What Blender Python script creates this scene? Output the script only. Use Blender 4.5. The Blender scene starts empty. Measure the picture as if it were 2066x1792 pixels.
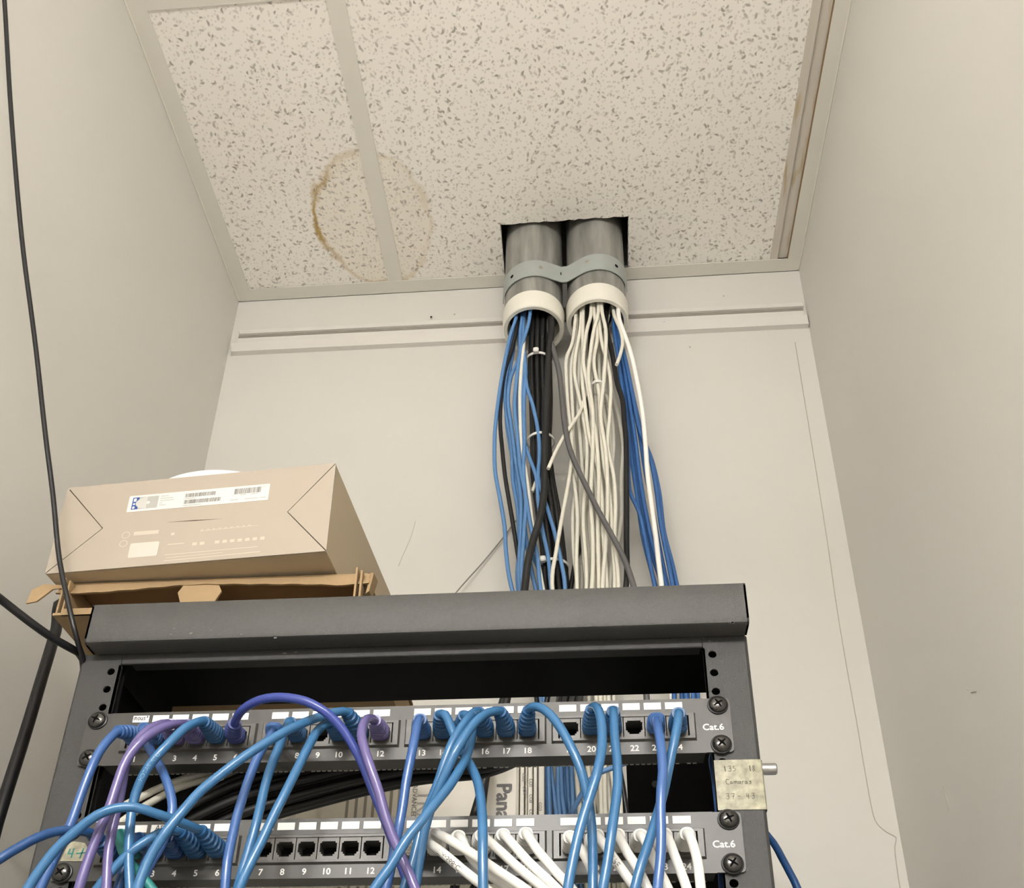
import bpy, math, random
from mathutils import Vector, Matrix
from mathutils.geometry import tessellate_polygon
random.seed(7)
SC = bpy.context.scene
COL = SC.collection
ZO = 1790.0                       # height of the upper patch panel's centre above the floor, mm

def V(x, y, z):                   # millimetres in the rack's frame -> metres in the room
    return Vector((x/1000.0, y/1000.0, (z+ZO)/1000.0))

# ------------------------------------------------------------------ camera
F_PX, CX, CY = 2074.694, 1035.006, 1403.643
PITCH, YAW, ROLL = math.radians(28.848), math.radians(-4.891), math.radians(0.864)
CAM = Vector((140.434, -668.277, -339.946))
_d = Vector((math.sin(YAW)*math.cos(PITCH), math.cos(YAW)*math.cos(PITCH), math.sin(PITCH)))
_r0 = Vector((math.cos(YAW), -math.sin(YAW), 0)); _u0 = _r0.cross(_d)
_r = _r0*math.cos(ROLL)+_u0*math.sin(ROLL); _u = -_r0*math.sin(ROLL)+_u0*math.cos(ROLL)
cam_data = bpy.data.cameras.new('camera')
cam_data.sensor_fit = 'HORIZONTAL'; cam_data.sensor_width = 36.0
cam_data.lens = F_PX/2066*36.0
cam_data.shift_x = (1033-CX)/2066; cam_data.shift_y = (CY-896)/2066
cam_data.clip_start = 0.02; cam_data.clip_end = 50
cam = bpy.data.objects.new('camera', cam_data); COL.objects.link(cam)
cam.matrix_world = Matrix.Translation(V(*CAM)) @ Matrix((_r, _u, -_d)).transposed().to_4x4()
SC.camera = cam

def ray(px, py): return _d + _r*((px-CX)/F_PX) - _u*((py-CY)/F_PX)
def at(px, py, Y):                # survey point: where a sight line meets the vertical plane at depth Y (mm)
    v = ray(px, py); t = (Y-CAM.y)/v.y
    return CAM + v*t

# ------------------------------------------------------------------ world, light, exposure
w = bpy.data.worlds.new('world'); SC.world = w; w.use_nodes = True
w.node_tree.nodes['Background'].inputs[0].default_value = (1.0, 0.95, 0.88, 1)
w.node_tree.nodes['Background'].inputs[1].default_value = 0.02
SC.view_settings.view_transform = 'Standard'; SC.view_settings.look = 'None'
SC.view_settings.gamma = 1.0; SC.view_settings.use_curve_mapping = False
SC.view_settings.exposure = 2.06
LAMP_POWER = 38.0; LAMP_Y = -1550.0; LAMP_DROP = 570.0
LAMP_COLOR = (1.0, 0.985, 0.965)
try:
    SC.cycles.use_denoising = True
    SC.cycles.max_bounces = 4; SC.cycles.diffuse_bounces = 4; SC.cycles.sample_clamp_indirect = 4.0; SC.cycles.glossy_bounces = 2
    SC.cycles.use_adaptive_sampling = True; SC.cycles.adaptive_threshold = 0.05; SC.cycles.adaptive_min_samples = 24
    SC.cycles.use_light_tree = False
    SC.cycles.caustics_reflective = False; SC.cycles.caustics_refractive = False
except Exception: pass

# ------------------------------------------------------------------ helpers
def s2l(c):
    return tuple(((x/255.0)/12.92 if x/255.0 <= 0.04045 else ((x/255.0+0.055)/1.055)**2.4) for x in c)

def tag(o, label=None, cat=None, group=None, kind=None):
    if label: o['label'] = label
    if cat: o['category'] = cat
    if group: o['group'] = group
    if kind: o['kind'] = kind
    return o

def empty(name, loc=(0, 0, 0), **k):
    o = bpy.data.objects.new(name, None); COL.objects.link(o); o.empty_display_size = 0.02
    o.location = V(*loc)
    return tag(o, **k)

class MB:
    """collects polygons in mm (rack frame); build() links them as one mesh object"""
    def __init__(s): s.v = []; s.f = []
    def add(s, vs, fs):
        b = len(s.v); s.v += [tuple(p) for p in vs]; s.f += [tuple(i+b for i in f) for f in fs]; return s
    def box(s, x0, x1, y0, y1, z0, z1):
        vs = [(x, y, z) for z in (z0, z1) for y in (y0, y1) for x in (x0, x1)]
        return s.add(vs, [(0,2,3,1),(4,5,7,6),(0,1,5,4),(2,6,7,3),(0,4,6,2),(1,3,7,5)])
    def bevbox(s, x0, x1, y0, y1, z0, z1, b):
        """box with chamfered edges along all directions"""
        vs = []; idx = {}
        for cx in (0, 1):
            for cy in (0, 1):
                for cz in (0, 1):
                    X = (x0, x1)[cx]; Y = (y0, y1)[cy]; Z = (z0, z1)[cz]
                    ix = X+(b if cx == 0 else -b); iy = Y+(b if cy == 0 else -b); iz = Z+(b if cz == 0 else -b)
                    for k, p in enumerate(((X, iy, iz), (ix, Y, iz), (ix, iy, Z))):
                        idx[(cx, cy, cz, k)] = len(vs); vs.append(p)
        g = lambda *a: idx[a]
        fs = []
        for c in (0, 1):
            fs.append([g(c,0,0,0), g(c,1,0,0), g(c,1,1,0), g(c,0,1,0)])
            fs.append([g(0,c,0,1), g(1,c,0,1), g(1,c,1,1), g(0,c,1,1)])
            fs.append([g(0,0,c,2), g(1,0,c,2), g(1,1,c,2), g(0,1,c,2)])
        for a in (0, 1):
            for c in (0, 1):
                fs.append([g(a,c,0,0), g(a,c,1,0), g(a,c,1,1), g(a,c,0,1)])
                fs.append([g(a,0,c,0), g(a,1,c,0), g(a,1,c,2), g(a,0,c,2)])
                fs.append([g(0,a,c,1), g(1,a,c,1), g(1,a,c,2), g(0,a,c,2)])
        for a in (0, 1):
            for c in (0, 1):
                for e in (0, 1): fs.append([g(a,c,e,0), g(a,c,e,1), g(a,c,e,2)])
        return s.add(vs, fs)
    def hexa(s, p):               # 8 points: bottom loop 0-3, top loop 4-7
        return s.add(p, [(3,2,1,0),(4,5,6,7),(0,1,5,4),(1,2,6,5),(2,3,7,6),(3,0,4,7)])
    def prism(s, poly, axis_pt, ext):
        """poly: list of 3D pts (planar, may be concave), extruded by vector ext"""
        n = len(poly); e = Vector(ext)
        P = [Vector(p) for p in poly]
        tris = tessellate_polygon([P])
        vs = [tuple(p) for p in P] + [tuple(p+e) for p in P]
        fs = [tuple(t) for t in tris] + [tuple(i+n for i in reversed(t)) for t in tris]
        fs += [(i, (i+1) % n, (i+1) % n+n, i+n) for i in range(n)]
        return s.add(vs, fs)
    def tube(s, pts, r, n=10, cap=True):
        """round tube along sampled points; r a number or a list"""
        P = [Vector(p) for p in pts]; m = len(P)
        if m < 2: return s
        T = [(P[min(i+1, m-1)]-P[max(i-1, 0)]).normalized() for i in range(m)]
        a = Vector((0, 0, 1)) if abs(T[0].z) < .9 else Vector((1, 0, 0))
        N = (a - T[0]*a.dot(T[0])).normalized()
        vs = []
        for i in range(m):
            N = (N - T[i]*N.dot(T[i])).normalized(); B = T[i].cross(N)
            ri = r[i] if isinstance(r, (list, tuple)) else r
            for k in range(n):
                t = 2*math.pi*k/n
                vs.append(P[i] + N*(ri*math.cos(t)) + B*(ri*math.sin(t)))
        fs = [(i*n+k, i*n+(k+1) % n, (i+1)*n+(k+1) % n, (i+1)*n+k) for i in range(m-1) for k in range(n)]
        if cap: fs += [tuple(range(n))[::-1], tuple((m-1)*n+k for k in range(n))]
        return s.add(vs, fs)
    def lathe(s, prof, c, ax='z', n=32, close=False):
        """prof: (radius, along) list revolved about an axis through c"""
        vs = []; m = len(prof)
        for (r, h) in prof:
            for k in range(n):
                t = 2*math.pi*k/n
                if ax == 'z': vs.append((c[0]+r*math.cos(t), c[1]+r*math.sin(t), c[2]+h))
                elif ax == 'y': vs.append((c[0]+r*math.cos(t), c[1]+h, c[2]+r*math.sin(t)))
                else: vs.append((c[0]+h, c[1]+r*math.cos(t), c[2]+r*math.sin(t)))
        fs = []
        for i in range(m if close else m-1):
            j = (i+1) % m
            for k in range(n): fs.append((i*n+k, i*n+(k+1) % n, j*n+(k+1) % n, j*n+k))
        if not close: fs += [tuple(range(n)), tuple((m-1)*n+k for k in range(n))]
        return s.add(vs, fs)
    def loft(s, secs, cap=True):
        n = len(secs[0]); b = []
        for q in secs: b += list(q)
        fs = [(i*n+k, i*n+(k+1) % n, (i+1)*n+(k+1) % n, (i+1)*n+k) for i in range(len(secs)-1) for k in range(n)]
        if cap: fs += [tuple(range(n))[::-1], tuple((len(secs)-1)*n+k for k in range(n))]
        return s.add(b, fs)
    def grid(s, xs, zs, solid, y0, y1, org=(0, 0)):
        """plate in the XZ plane made of cells; walls wherever a cell borders an open one"""
        nx, nz = len(xs)-1, len(zs)-1
        S = lambda i, j: 0 <= i < nx and 0 <= j < nz and solid(i, j)
        for i in range(nx):
            for j in range(nz):
                if not S(i, j): continue
                x0, x1, z0, z1 = xs[i]+org[0], xs[i+1]+org[0], zs[j]+org[1], zs[j+1]+org[1]
                s.add([(x0,y0,z0),(x1,y0,z0),(x1,y0,z1),(x0,y0,z1)], [(0,1,2,3)])
                s.add([(x0,y1,z0),(x1,y1,z0),(x1,y1,z1),(x0,y1,z1)], [(3,2,1,0)])
                if not S(i-1, j): s.add([(x0,y0,z0),(x0,y0,z1),(x0,y1,z1),(x0,y1,z0)], [(0,1,2,3)])
                if not S(i+1, j): s.add([(x1,y0,z0),(x1,y0,z1),(x1,y1,z1),(x1,y1,z0)], [(3,2,1,0)])
                if not S(i, j-1): s.add([(x0,y0,z0),(x1,y0,z0),(x1,y1,z0),(x0,y1,z0)], [(3,2,1,0)])
                if not S(i, j+1): s.add([(x0,y0,z1),(x1,y0,z1),(x1,y1,z1),(x0,y1,z1)], [(0,1,2,3)])
        return s
    def mesh(s, name, mat, smooth=False, origin=(0, 0, 0), fixn=True):
        o = Vector(origin)
        me = bpy.data.meshes.new(name)
        me.from_pydata([((Vector(p)-o)/1000.0)[:] for p in s.v], [], s.f)
        me.materials.append(mat)
        if fixn:
            import bmesh
            bm = bmesh.new(); bm.from_mesh(me); bmesh.ops.remove_doubles(bm, verts=bm.verts, dist=1e-6)
            bmesh.ops.recalc_face_normals(bm, faces=bm.faces); bm.to_mesh(me); bm.free()
        if smooth:
            for p in me.polygons: p.use_smooth = True
            if smooth != 'all':
                try: me.set_sharp_from_angle(angle=math.radians(smooth if smooth > 1 else 40))
                except Exception: pass
        return me
    def build(s, name, mat, parent=None, smooth=False, origin=None, **k):
        """origin (mm, rack frame); children of an Empty keep world place"""
        if origin is None:
            if parent is not None: origin = tuple(parent['_o'])
            else: origin = (0, 0, -ZO)
        me = s.mesh(name, mat, smooth, origin)
        o = bpy.data.objects.new(name, me); COL.objects.link(o)
        if parent is not None:
            po = Vector(parent['_o'])
            o.parent = parent; o.location = (Vector(origin)-po)/1000.0
        else: o.location = V(*origin)
        o['_o'] = [float(c) for c in origin]
        return tag(o, **k)

def E_(name, loc, **k):
    o = empty(name, loc, **k); o['_o'] = [float(c) for c in loc]; return o

def spline(pts, step=6.0):
    """centripetal-ish Catmull-Rom through points (mm), sampled about every step mm"""
    P = [Vector(p) for p in pts]
    if len(P) == 2: P = [P[0], (P[0]+P[1])/2, P[1]]
    P = [P[0]*2-P[1]] + P + [P[-1]*2-P[-2]]
    out = []
    for i in range(1, len(P)-2):
        p0, p1, p2, p3 = P[i-1:i+3]
        d = (p2-p1).length
        k = max(2, int(d/step))
        d0 = max((p1-p0).length, 1e-3)**.5; d1 = max(d, 1e-3)**.5; d2 = max((p3-p2).length, 1e-3)**.5
        m1 = (p1-p0)/d0 - (p2-p0)/(d0+d1) + (p2-p1)/d1; m1 *= d1
        m2 = (p2-p1)/d1 - (p3-p1)/(d1+d2) + (p3-p2)/d2; m2 *= d1
        for j in range(k):
            t = j/k; t2 = t*t; t3 = t2*t
            out.append(p1*(2*t3-3*t2+1) + m1*(t3-2*t2+t) + p2*(-2*t3+3*t2) + m2*(t3-t2))
    out.append(P[-2])
    return out

def text_mesh(txt, size, align='CENTER'):
    """verts/faces of a string in its own XY plane, mm"""
    cu = bpy.data.curves.new('lettering', 'FONT'); cu.body = txt; cu.size = size
    cu.align_x = align; cu.resolution_u = 3; cu.offset = 0.0
    ob = bpy.data.objects.new('lettering', cu); COL.objects.link(ob)
    dg = bpy.context.evaluated_depsgraph_get()
    me = bpy.data.meshes.new_from_object(ob.evaluated_get(dg))
    vs = [v.co.copy() for v in me.vertices]; fs = [tuple(p.vertices) for p in me.polygons]
    bpy.data.objects.remove(ob); bpy.data.curves.remove(cu); bpy.data.meshes.remove(me)
    return vs, fs
_TC = {}
def put_text(mb, txt, size, org, ux, uz, lift, bold=0.0):
    key = (txt,)
    if key not in _TC: _TC[key] = text_mesh(txt, 1.0)
    vs, fs = _TC[key]
    org = Vector(org); ux = Vector(ux).normalized(); uz = Vector(uz).normalized(); n = ux.cross(uz)
    offs = [(0, 0)] if not bold else [(-bold, 0), (bold, 0), (0, bold), (0, -bold)]
    for q, (ox, oz) in enumerate(offs):
        mb.add([org + ux*(v.x*size+ox) + uz*(v.y*size+oz) + n*(lift+q*.012) for v in vs], fs)

def strokes(mb, polys, org, ux, uz, scale, wdt, lift):
    """hand-drawn pen strokes: flat ribbons on a plane"""
    org = Vector(org); ux = Vector(ux).normalized(); uz = Vector(uz).normalized(); n = ux.cross(uz)
    for pl in polys:
        P = [Vector((a*scale, b*scale)) for a, b in pl]
        for i in range(len(P)-1):
            d = (P[i+1]-P[i]); L = d.length
            if L < 1e-6: continue
            d /= L; s_ = Vector((-d.y, d.x))*wdt/2; a = P[i]-d*wdt*.4; b = P[i+1]+d*wdt*.4
            q = [a-s_, b-s_, b+s_, a+s_]
            mb.add([org+ux*p.x+uz*p.y+n*(lift+.004*(i % 3)) for p in q], [(0, 1, 2, 3)])

# ------------------------------------------------------------------ materials
def mat(name, col, rough=0.5, metal=0.0, spec=0.5, noise=0.0, nscale=60, bump=0.0, bscale=400, coat=0.0, emit=None, estr=0):
    m = bpy.data.materials.new(name); m.use_nodes = True
    nt = m.node_tree; b = nt.nodes['Principled BSDF']
    c = s2l(col)
    b.inputs['Base Color'].default_value = (*c, 1); b.inputs['Roughness'].default_value = rough
    b.inputs['Metallic'].default_value = metal; b.inputs['Specular IOR Level'].default_value = spec
    b.inputs['Coat Weight'].default_value = coat
    if emit:
        b.inputs['Emission Color'].default_value = (*emit, 1); b.inputs['Emission Strength'].default_value = estr
    if noise or bump:
        tc = nt.nodes.new('ShaderNodeTexCoord')
        if noise:
            nz = nt.nodes.new('ShaderNodeTexNoise'); nz.inputs['Scale'].default_value = nscale; nz.inputs['Detail'].default_value = 5
            nt.links.new(tc.outputs['Object'], nz.inputs['Vector'])
            mx = nt.nodes.new('ShaderNodeMix'); mx.data_type = 'RGBA'
            mx.inputs[6].default_value = (*[x*(1-noise) for x in c], 1); mx.inputs[7].default_value = (*[min(1, x*(1+noise)) for x in c], 1)
            nt.links.new(nz.outputs['Fac'], mx.inputs[0]); nt.links.new(mx.outputs[2], b.inputs['Base Color'])
        if bump:
            n2 = nt.nodes.new('ShaderNodeTexNoise'); n2.inputs['Scale'].default_value = bscale; n2.inputs['Detail'].default_value = 3
            nt.links.new(tc.outputs['Object'], n2.inputs['Vector'])
            bp = nt.nodes.new('ShaderNodeBump'); bp.inputs['Strength'].default_value = bump; bp.inputs['Distance'].default_value = 0.001
            nt.links.new(n2.outputs['Fac'], bp.inputs['Height']); nt.links.new(bp.outputs['Normal'], b.inputs['Normal'])
    return m

M = {}
M['wall'] = mat('wall_paint', (212, 209, 202), .5, noise=.02, nscale=3, spec=.3)
M['wallside'] = mat('wall_paint_side_lightened', (220, 217, 210), .55, noise=.02, nscale=3, spec=.25)  # same paint as the back wall, lightened to balance the light on it
M['floor'] = mat('floor_vinyl', (176, 170, 160), .45, noise=.1, nscale=12)
M['deck'] = mat('plenum_deck', (60, 56, 52), .9)
M['grid'] = mat('ceiling_grid_paint', (222, 218, 208), .5, noise=.03, nscale=20)
M['caulk'] = mat('caulk', (226, 220, 208), .5)
M['crack'] = mat('paint_crack', (182, 175, 162), .9)
M['scuff'] = mat('scuff', (172, 165, 154), .9)
M['raceway'] = mat('raceway_plastic', (222, 218, 212), .35, noise=.03, nscale=30)
M['pvc'] = mat('collar_plastic', (232, 228, 216), .35, noise=.05, nscale=40)
M['strap'] = mat('zinc_strap', (176, 182, 178), .42, metal=.35, noise=.08, nscale=60)
M['black_hole'] = mat('hole_black', (10, 10, 10), .9, spec=.1)
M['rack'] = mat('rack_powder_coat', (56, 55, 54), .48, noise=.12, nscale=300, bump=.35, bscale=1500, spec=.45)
M['lid'] = mat('rack_lid_lightened', (71, 70, 68), .45, noise=.16, nscale=420, bump=.35, bscale=1500, spec=.45)  # rack coat made lighter in colour, for the brighter light on the lid
M['chip'] = mat('chipped_paint', (106, 102, 96), .6)
M['rackin'] = mat('rack_black_and_shade', (14, 14, 14), .7, spec=.2)  # near-black for rear parts, and painted shade inside lid and posts
M['panel'] = mat('panel_black', (66, 64, 61), .38, noise=.06, nscale=200, spec=.5)
M['bezel'] = mat('port_bezel_plastic', (80, 78, 74), .36, noise=.2, nscale=160, spec=.5)
M['jack'] = mat('jack_plastic', (92, 89, 85), .38, noise=.22, nscale=240, spec=.5)
M['jackin'] = mat('jack_inside', (8, 8, 9), .8, spec=.15)
M['print'] = mat('white_print', (232, 230, 226), .6)
M['paper'] = mat('label_paper', (244, 242, 238), .6)
M['ink'] = mat('pen_ink', (40, 40, 44), .7)
M['greenink'] = mat('green_marker', (30, 120, 112), .7)
M['pencil'] = mat('faded_pencil', (84, 80, 70), .8)
M['tape'] = mat('masking_tape', (152, 148, 126), .45, noise=.95, nscale=150)
M['screw'] = mat('screw_black', (84, 82, 80), .24, metal=.85)
M['washer'] = mat('washer_black', (20, 20, 20), .4)
M['steel'] = mat('bright_steel', (190, 190, 190), .25, metal=.95)
M['pinhole'] = mat('contact_pin', (200, 198, 190), .3, metal=.8)
M['kraft'] = mat('brown_cardboard', (158, 134, 102), .8, noise=.07, nscale=35, spec=.2)
M['kraftin'] = mat('brown_cardboard_inside', (116, 94, 68), .85, noise=.06, nscale=35, spec=.15)
M['cream'] = mat('cream_carton', (169, 158, 144), .6, noise=.03, nscale=25, spec=.3)
M['creamside'] = mat('cream_carton_side', (186, 170, 144), .65, noise=.04, nscale=25, spec=.3)
M['fold'] = mat('carton_gap', (70, 50, 36), .9)
M['faint'] = mat('faint_print', (190, 181, 166), .6)
M['bluepr'] = mat('pale_jacket_print', (120, 154, 182), .6)
M['faint2'] = mat('faint_print_white', (197, 190, 180), .6)
M['sticker'] = mat('sticker_white', (208, 207, 203), .45)
M['stkgrey'] = mat('sticker_grey', (168, 166, 160), .5)
M['stkgrey2'] = mat('sticker_light_grey', (190, 188, 182), .5)
M['stkblue'] = mat('sticker_blue', (38, 74, 140), .5)
M['bar'] = mat('barcode_ink', (90, 86, 82), .6)
M['disc'] = mat('white_disc_plastic', (244, 243, 248), .3)
M['discline'] = mat('disc_seam', (176, 174, 186), .5)
M['pbx'] = mat('pbx_plastic', (226, 220, 208), .45, noise=.02, nscale=20)
M['pbxgroove'] = mat('pbx_groove', (150, 144, 134), .7)
M['pbxtext'] = mat('pbx_print', (112, 110, 108), .6)
M['wire'] = mat('thin_wire_jacket', (142, 138, 130), .5)
M['hair'] = mat('hairline', (198, 193, 183), .9)
M['tie'] = mat('zip_tie_nylon', (226, 224, 218), .4)
CABLE = dict(
    blue=mat('blue_jacket', (58, 107, 151), .26, noise=.08, nscale=50),
    blue2=mat('bright_blue_jacket', (64, 98, 154), .26, noise=.1, nscale=40),
    royal=mat('royal_blue_jacket', (56, 70, 142), .26, noise=.06, nscale=40),
    navy=mat('navy_blue_jacket', (34, 72, 122), .4, noise=.06, nscale=40),
    teal=mat('teal_green_jacket', (46, 128, 124), .4, noise=.06, nscale=40),
    purple=mat('purple_jacket', (102, 93, 142), .26, noise=.08, nscale=40),
    white=mat('white_jacket', (228, 226, 220), .26, noise=.04, nscale=40),
    wall_blue=mat('sky_blue_jacket', (92, 136, 186), .45, noise=.06, nscale=40),
    wall_blue2=mat('deep_blue_jacket', (58, 104, 164), .42, noise=.06, nscale=40),
    wall_white=mat('cream_white_jacket', (226, 222, 208), .5, noise=.04, nscale=40),
    wall_white2=mat('pure_white_jacket', (246, 244, 238), .45),
    black=mat('black_jacket', (32, 31, 30), .5, noise=.1, nscale=60),
    black2=mat('glossy_black_jacket', (19, 18, 20), .4, noise=.1, nscale=60),
    grey=mat('grey_jacket', (98, 96, 96), .5, noise=.05, nscale=60),
)
BOOT = {k: CABLE[k] for k in CABLE}
BOOT['white'] = mat('white_boot', (222, 220, 214), .42)
BOOT['blue'] = mat('blue_boot_shaded', (36, 84, 130), .42)  # darker than the blue cord: shading on the plugs put into the colour
BOOT['blue2'] = mat('bright_blue_boot', (52, 92, 148), .42)
BOOT['royal'] = mat('royal_blue_boot', (50, 62, 122), .42)

def nodes_of(m):
    nt = m.node_tree; return nt, nt.nodes['Principled BSDF']
def nd(nt, t, **k):
    n = nt.nodes.new(t)
    for a, b in k.items(): setattr(n, a, b)
    return n
def mth(nt, op, a, b=None, c=None, clamp=False):
    n = nd(nt, 'ShaderNodeMath', operation=op); n.use_clamp = clamp
    for i, x in enumerate((a, b, c)):
        if x is None: continue
        if isinstance(x, (int, float)): n.inputs[i].default_value = x
        else: nt.links.new(x, n.inputs[i])
    return n.outputs[0]

def tile_material(name, stain_center, lite=False):
    """mineral-fibre tile: worm-like fissures and pinholes (own colour and relief) plus a dried water ring"""
    m = mat(name, (232, 222, 208), .9, spec=.15); nt, b = nodes_of(m)
    geo = nd(nt, 'ShaderNodeNewGeometry'); pos = geo.outputs['Position']
    nz = nd(nt, 'ShaderNodeTexNoise'); nz.inputs['Scale'].default_value = 30; nt.links.new(pos, nz.inputs['Vector'])
    def dashes(scale, la, lb, keep, curve, seed):
        mp = nd(nt, 'ShaderNodeMapping'); mp.inputs['Location'].default_value = (seed, seed*2.3, 0)
        nt.links.new(pos, mp.inputs['Vector'])
        fl = nd(nt, 'ShaderNodeVectorMath', operation='MULTIPLY'); fl.inputs[1].default_value = (1, 1, 0)
        nt.links.new(mp.outputs[0], fl.inputs[0])
        vo = nd(nt, 'ShaderNodeTexVoronoi', voronoi_dimensions='2D'); vo.inputs['Scale'].default_value = scale
        nt.links.new(fl.outputs[0], vo.inputs['Vector'])
        sub = nd(nt, 'ShaderNodeVectorMath', operation='SUBTRACT')
        nt.links.new(fl.outputs[0], sub.inputs[0]); nt.links.new(vo.outputs['Position'], sub.inputs[1])
        sp = nd(nt, 'ShaderNodeSeparateColor'); nt.links.new(vo.outputs['Color'], sp.inputs[0])
        ro = nd(nt, 'ShaderNodeVectorRotate', rotation_type='Z_AXIS')
        nt.links.new(sub.outputs[0], ro.inputs['Vector']); nt.links.new(mth(nt, 'MULTIPLY', sp.outputs[0], 6.283), ro.inputs['Angle'])
        sx = nd(nt, 'ShaderNodeSeparateXYZ'); nt.links.new(ro.outputs[0], sx.inputs[0])
        lx = mth(nt, 'MULTIPLY', sx.outputs[0], 1.0/la)
        bend = mth(nt, 'MULTIPLY', mth(nt, 'MULTIPLY', lx, lx), mth(nt, 'MULTIPLY', mth(nt, 'SUBTRACT', sp.outputs[1], .5), curve))
        ly = mth(nt, 'ADD', mth(nt, 'MULTIPLY', sx.outputs[1], 1.0/lb), bend)
        r = mth(nt, 'ADD', mth(nt, 'MULTIPLY', lx, lx), mth(nt, 'MULTIPLY', ly, ly))
        r = mth(nt, 'ADD', r, mth(nt, 'MULTIPLY', mth(nt, 'SUBTRACT', nz.outputs['Fac'], .5), 1.2))
        hit = nd(nt, 'ShaderNodeMapRange'); hit.inputs['From Min'].default_value = 1.6; hit.inputs['From Max'].default_value = .5
        nt.links.new(r, hit.inputs['Value'])
        k = mth(nt, 'LESS_THAN', sp.outputs[2], keep)
        return mth(nt, 'MULTIPLY', hit.outputs[0], mth(nt, 'MULTIPLY', k, mth(nt, 'ADD', mth(nt, 'MULTIPLY', sp.outputs[1], .55), .45)))
    d1 = dashes(66, .0036, .0016, .62, 1.8, 0.0)
    d2 = dashes(84, .0024, .0013, .50, 1.5, 3.7)
    d3 = dashes(118, .0014, .0014, .80, 0.0, 8.1)
    d4 = dashes(150, .0012, .0012, .55, 0.0, 1.9)
    hol = mth(nt, 'MAXIMUM', mth(nt, 'MAXIMUM', d1, d2), mth(nt, 'MULTIPLY', mth(nt, 'MAXIMUM', d3, d4), .42))
    if lite:                       # tiles far behind: only the large fissures, no stain
        x = nd(nt, 'ShaderNodeMix', data_type='RGBA'); nt.links.new(mth(nt, 'MULTIPLY', d1, .8), x.inputs[0])
        x.inputs[6].default_value = (*s2l((244, 239, 231)), 1); x.inputs[7].default_value = (*s2l((146, 136, 125)), 1)
        nt.links.new(x.outputs[2], b.inputs['Base Color']); return m
    # stain ring
    sb = nd(nt, 'ShaderNodeVectorMath', operation='SUBTRACT'); sb.inputs[1].default_value = stain_center
    nt.links.new(pos, sb.inputs[0])
    sc = nd(nt, 'ShaderNodeVectorMath', operation='MULTIPLY'); sc.inputs[1].default_value = (1/.091, 1/.116, 0)
    nt.links.new(sb.outputs[0], sc.inputs[0])
    ln = nd(nt, 'ShaderNodeVectorMath', operation='LENGTH'); nt.links.new(sc.outputs[0], ln.inputs[0])
    n3 = nd(nt, 'ShaderNodeTexNoise'); n3.inputs['Scale'].default_value = 22; n3.inputs['Detail'].default_value = 5; n3.inputs['Roughness'].default_value = .7; nt.links.new(pos, n3.inputs['Vector'])
    rr = mth(nt, 'ADD', ln.outputs['Value'], mth(nt, 'MULTIPLY', mth(nt, 'SUBTRACT', n3.outputs['Fac'], .5), .42))
    ring = mth(nt, 'SUBTRACT', 1.0, mth(nt, 'MULTIPLY', mth(nt, 'ABSOLUTE', mth(nt, 'SUBTRACT', rr, .97)), 1/.075), clamp=True)
    n4 = nd(nt, 'ShaderNodeTexNoise'); n4.inputs['Scale'].default_value = 9; nt.links.new(pos, n4.inputs['Vector'])
    sxx = nd(nt, 'ShaderNodeSeparateXYZ'); nt.links.new(sc.outputs[0], sxx.inputs[0])
    ring = mth(nt, 'MULTIPLY', ring, mth(nt, 'SUBTRACT', .75, mth(nt, 'MULTIPLY', sxx.outputs[0], .4)))
    ring = mth(nt, 'MULTIPLY', ring, mth(nt, 'MULTIPLY', mth(nt, 'POWER', n4.outputs['Fac'], 2.0), 2.6))
    ins = nd(nt, 'ShaderNodeMapRange'); ins.inputs['From Min'].default_value = 1.0; ins.inputs['From Max'].default_value = .93
    nt.links.new(rr, ins.inputs['Value'])
    n5 = nd(nt, 'ShaderNodeTexNoise'); n5.inputs['Scale'].default_value = 5; nt.links.new(pos, n5.inputs['Vector'])
    def mix(fac, a, col):
        x = nd(nt, 'ShaderNodeMix', data_type='RGBA')
        if isinstance(fac, (int, float)): x.inputs[0].default_value = fac
        else: nt.links.new(fac, x.inputs[0])
        if isinstance(a, tuple): x.inputs[6].default_value = (*a, 1)
        else: nt.links.new(a, x.inputs[6])
        x.inputs[7].default_value = (*col, 1)
        return x.outputs[2]
    c = mix(n5.outputs['Fac'], s2l((247, 243, 236)), s2l((242, 236, 227)))
    c = mix(mth(nt, 'MULTIPLY', ins.outputs[0], .24), c, s2l((228, 214, 184)))
    c = mix(ring, c, s2l((186, 158, 104)))
    c = mix(mth(nt, 'MULTIPLY', hol, .80), c, s2l((146, 136, 125)))
    nt.links.new(c, b.inputs['Base Color'])
    bp = nd(nt, 'ShaderNodeBump'); bp.inputs['Strength'].default_value = .3; bp.inputs['Distance'].default_value = .001; bp.invert = True
    nt.links.new(hol, bp.inputs['Height']); nt.links.new(bp.outputs[0], b.inputs['Normal'])
    return m

def pipe_material():
    m = mat('galvanised_pipe', (150, 150, 144), .5, metal=.25); nt, b = nodes_of(m)
    geo = nd(nt, 'ShaderNodeNewGeometry')
    mp = nd(nt, 'ShaderNodeMapping'); mp.inputs['Scale'].default_value = (60, 60, 9); nt.links.new(geo.outputs['Position'], mp.inputs['Vector'])
    n = nd(nt, 'ShaderNodeTexNoise'); n.inputs['Scale'].default_value = 1.0; n.inputs['Detail'].default_value = 6; nt.links.new(mp.outputs[0], n.inputs['Vector'])
    cr = nd(nt, 'ShaderNodeValToRGB'); e = cr.color_ramp.elements
    e[0].position = .33; e[0].color = (*s2l((128, 127, 121)), 1); e[1].position = .7; e[1].color = (*s2l((172, 170, 163)), 1)
    nt.links.new(n.outputs['Fac'], cr.inputs[0]); nt.links.new(cr.outputs[0], b.inputs['Base Color'])
    return m
M['pipe'] = pipe_material()

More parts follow.
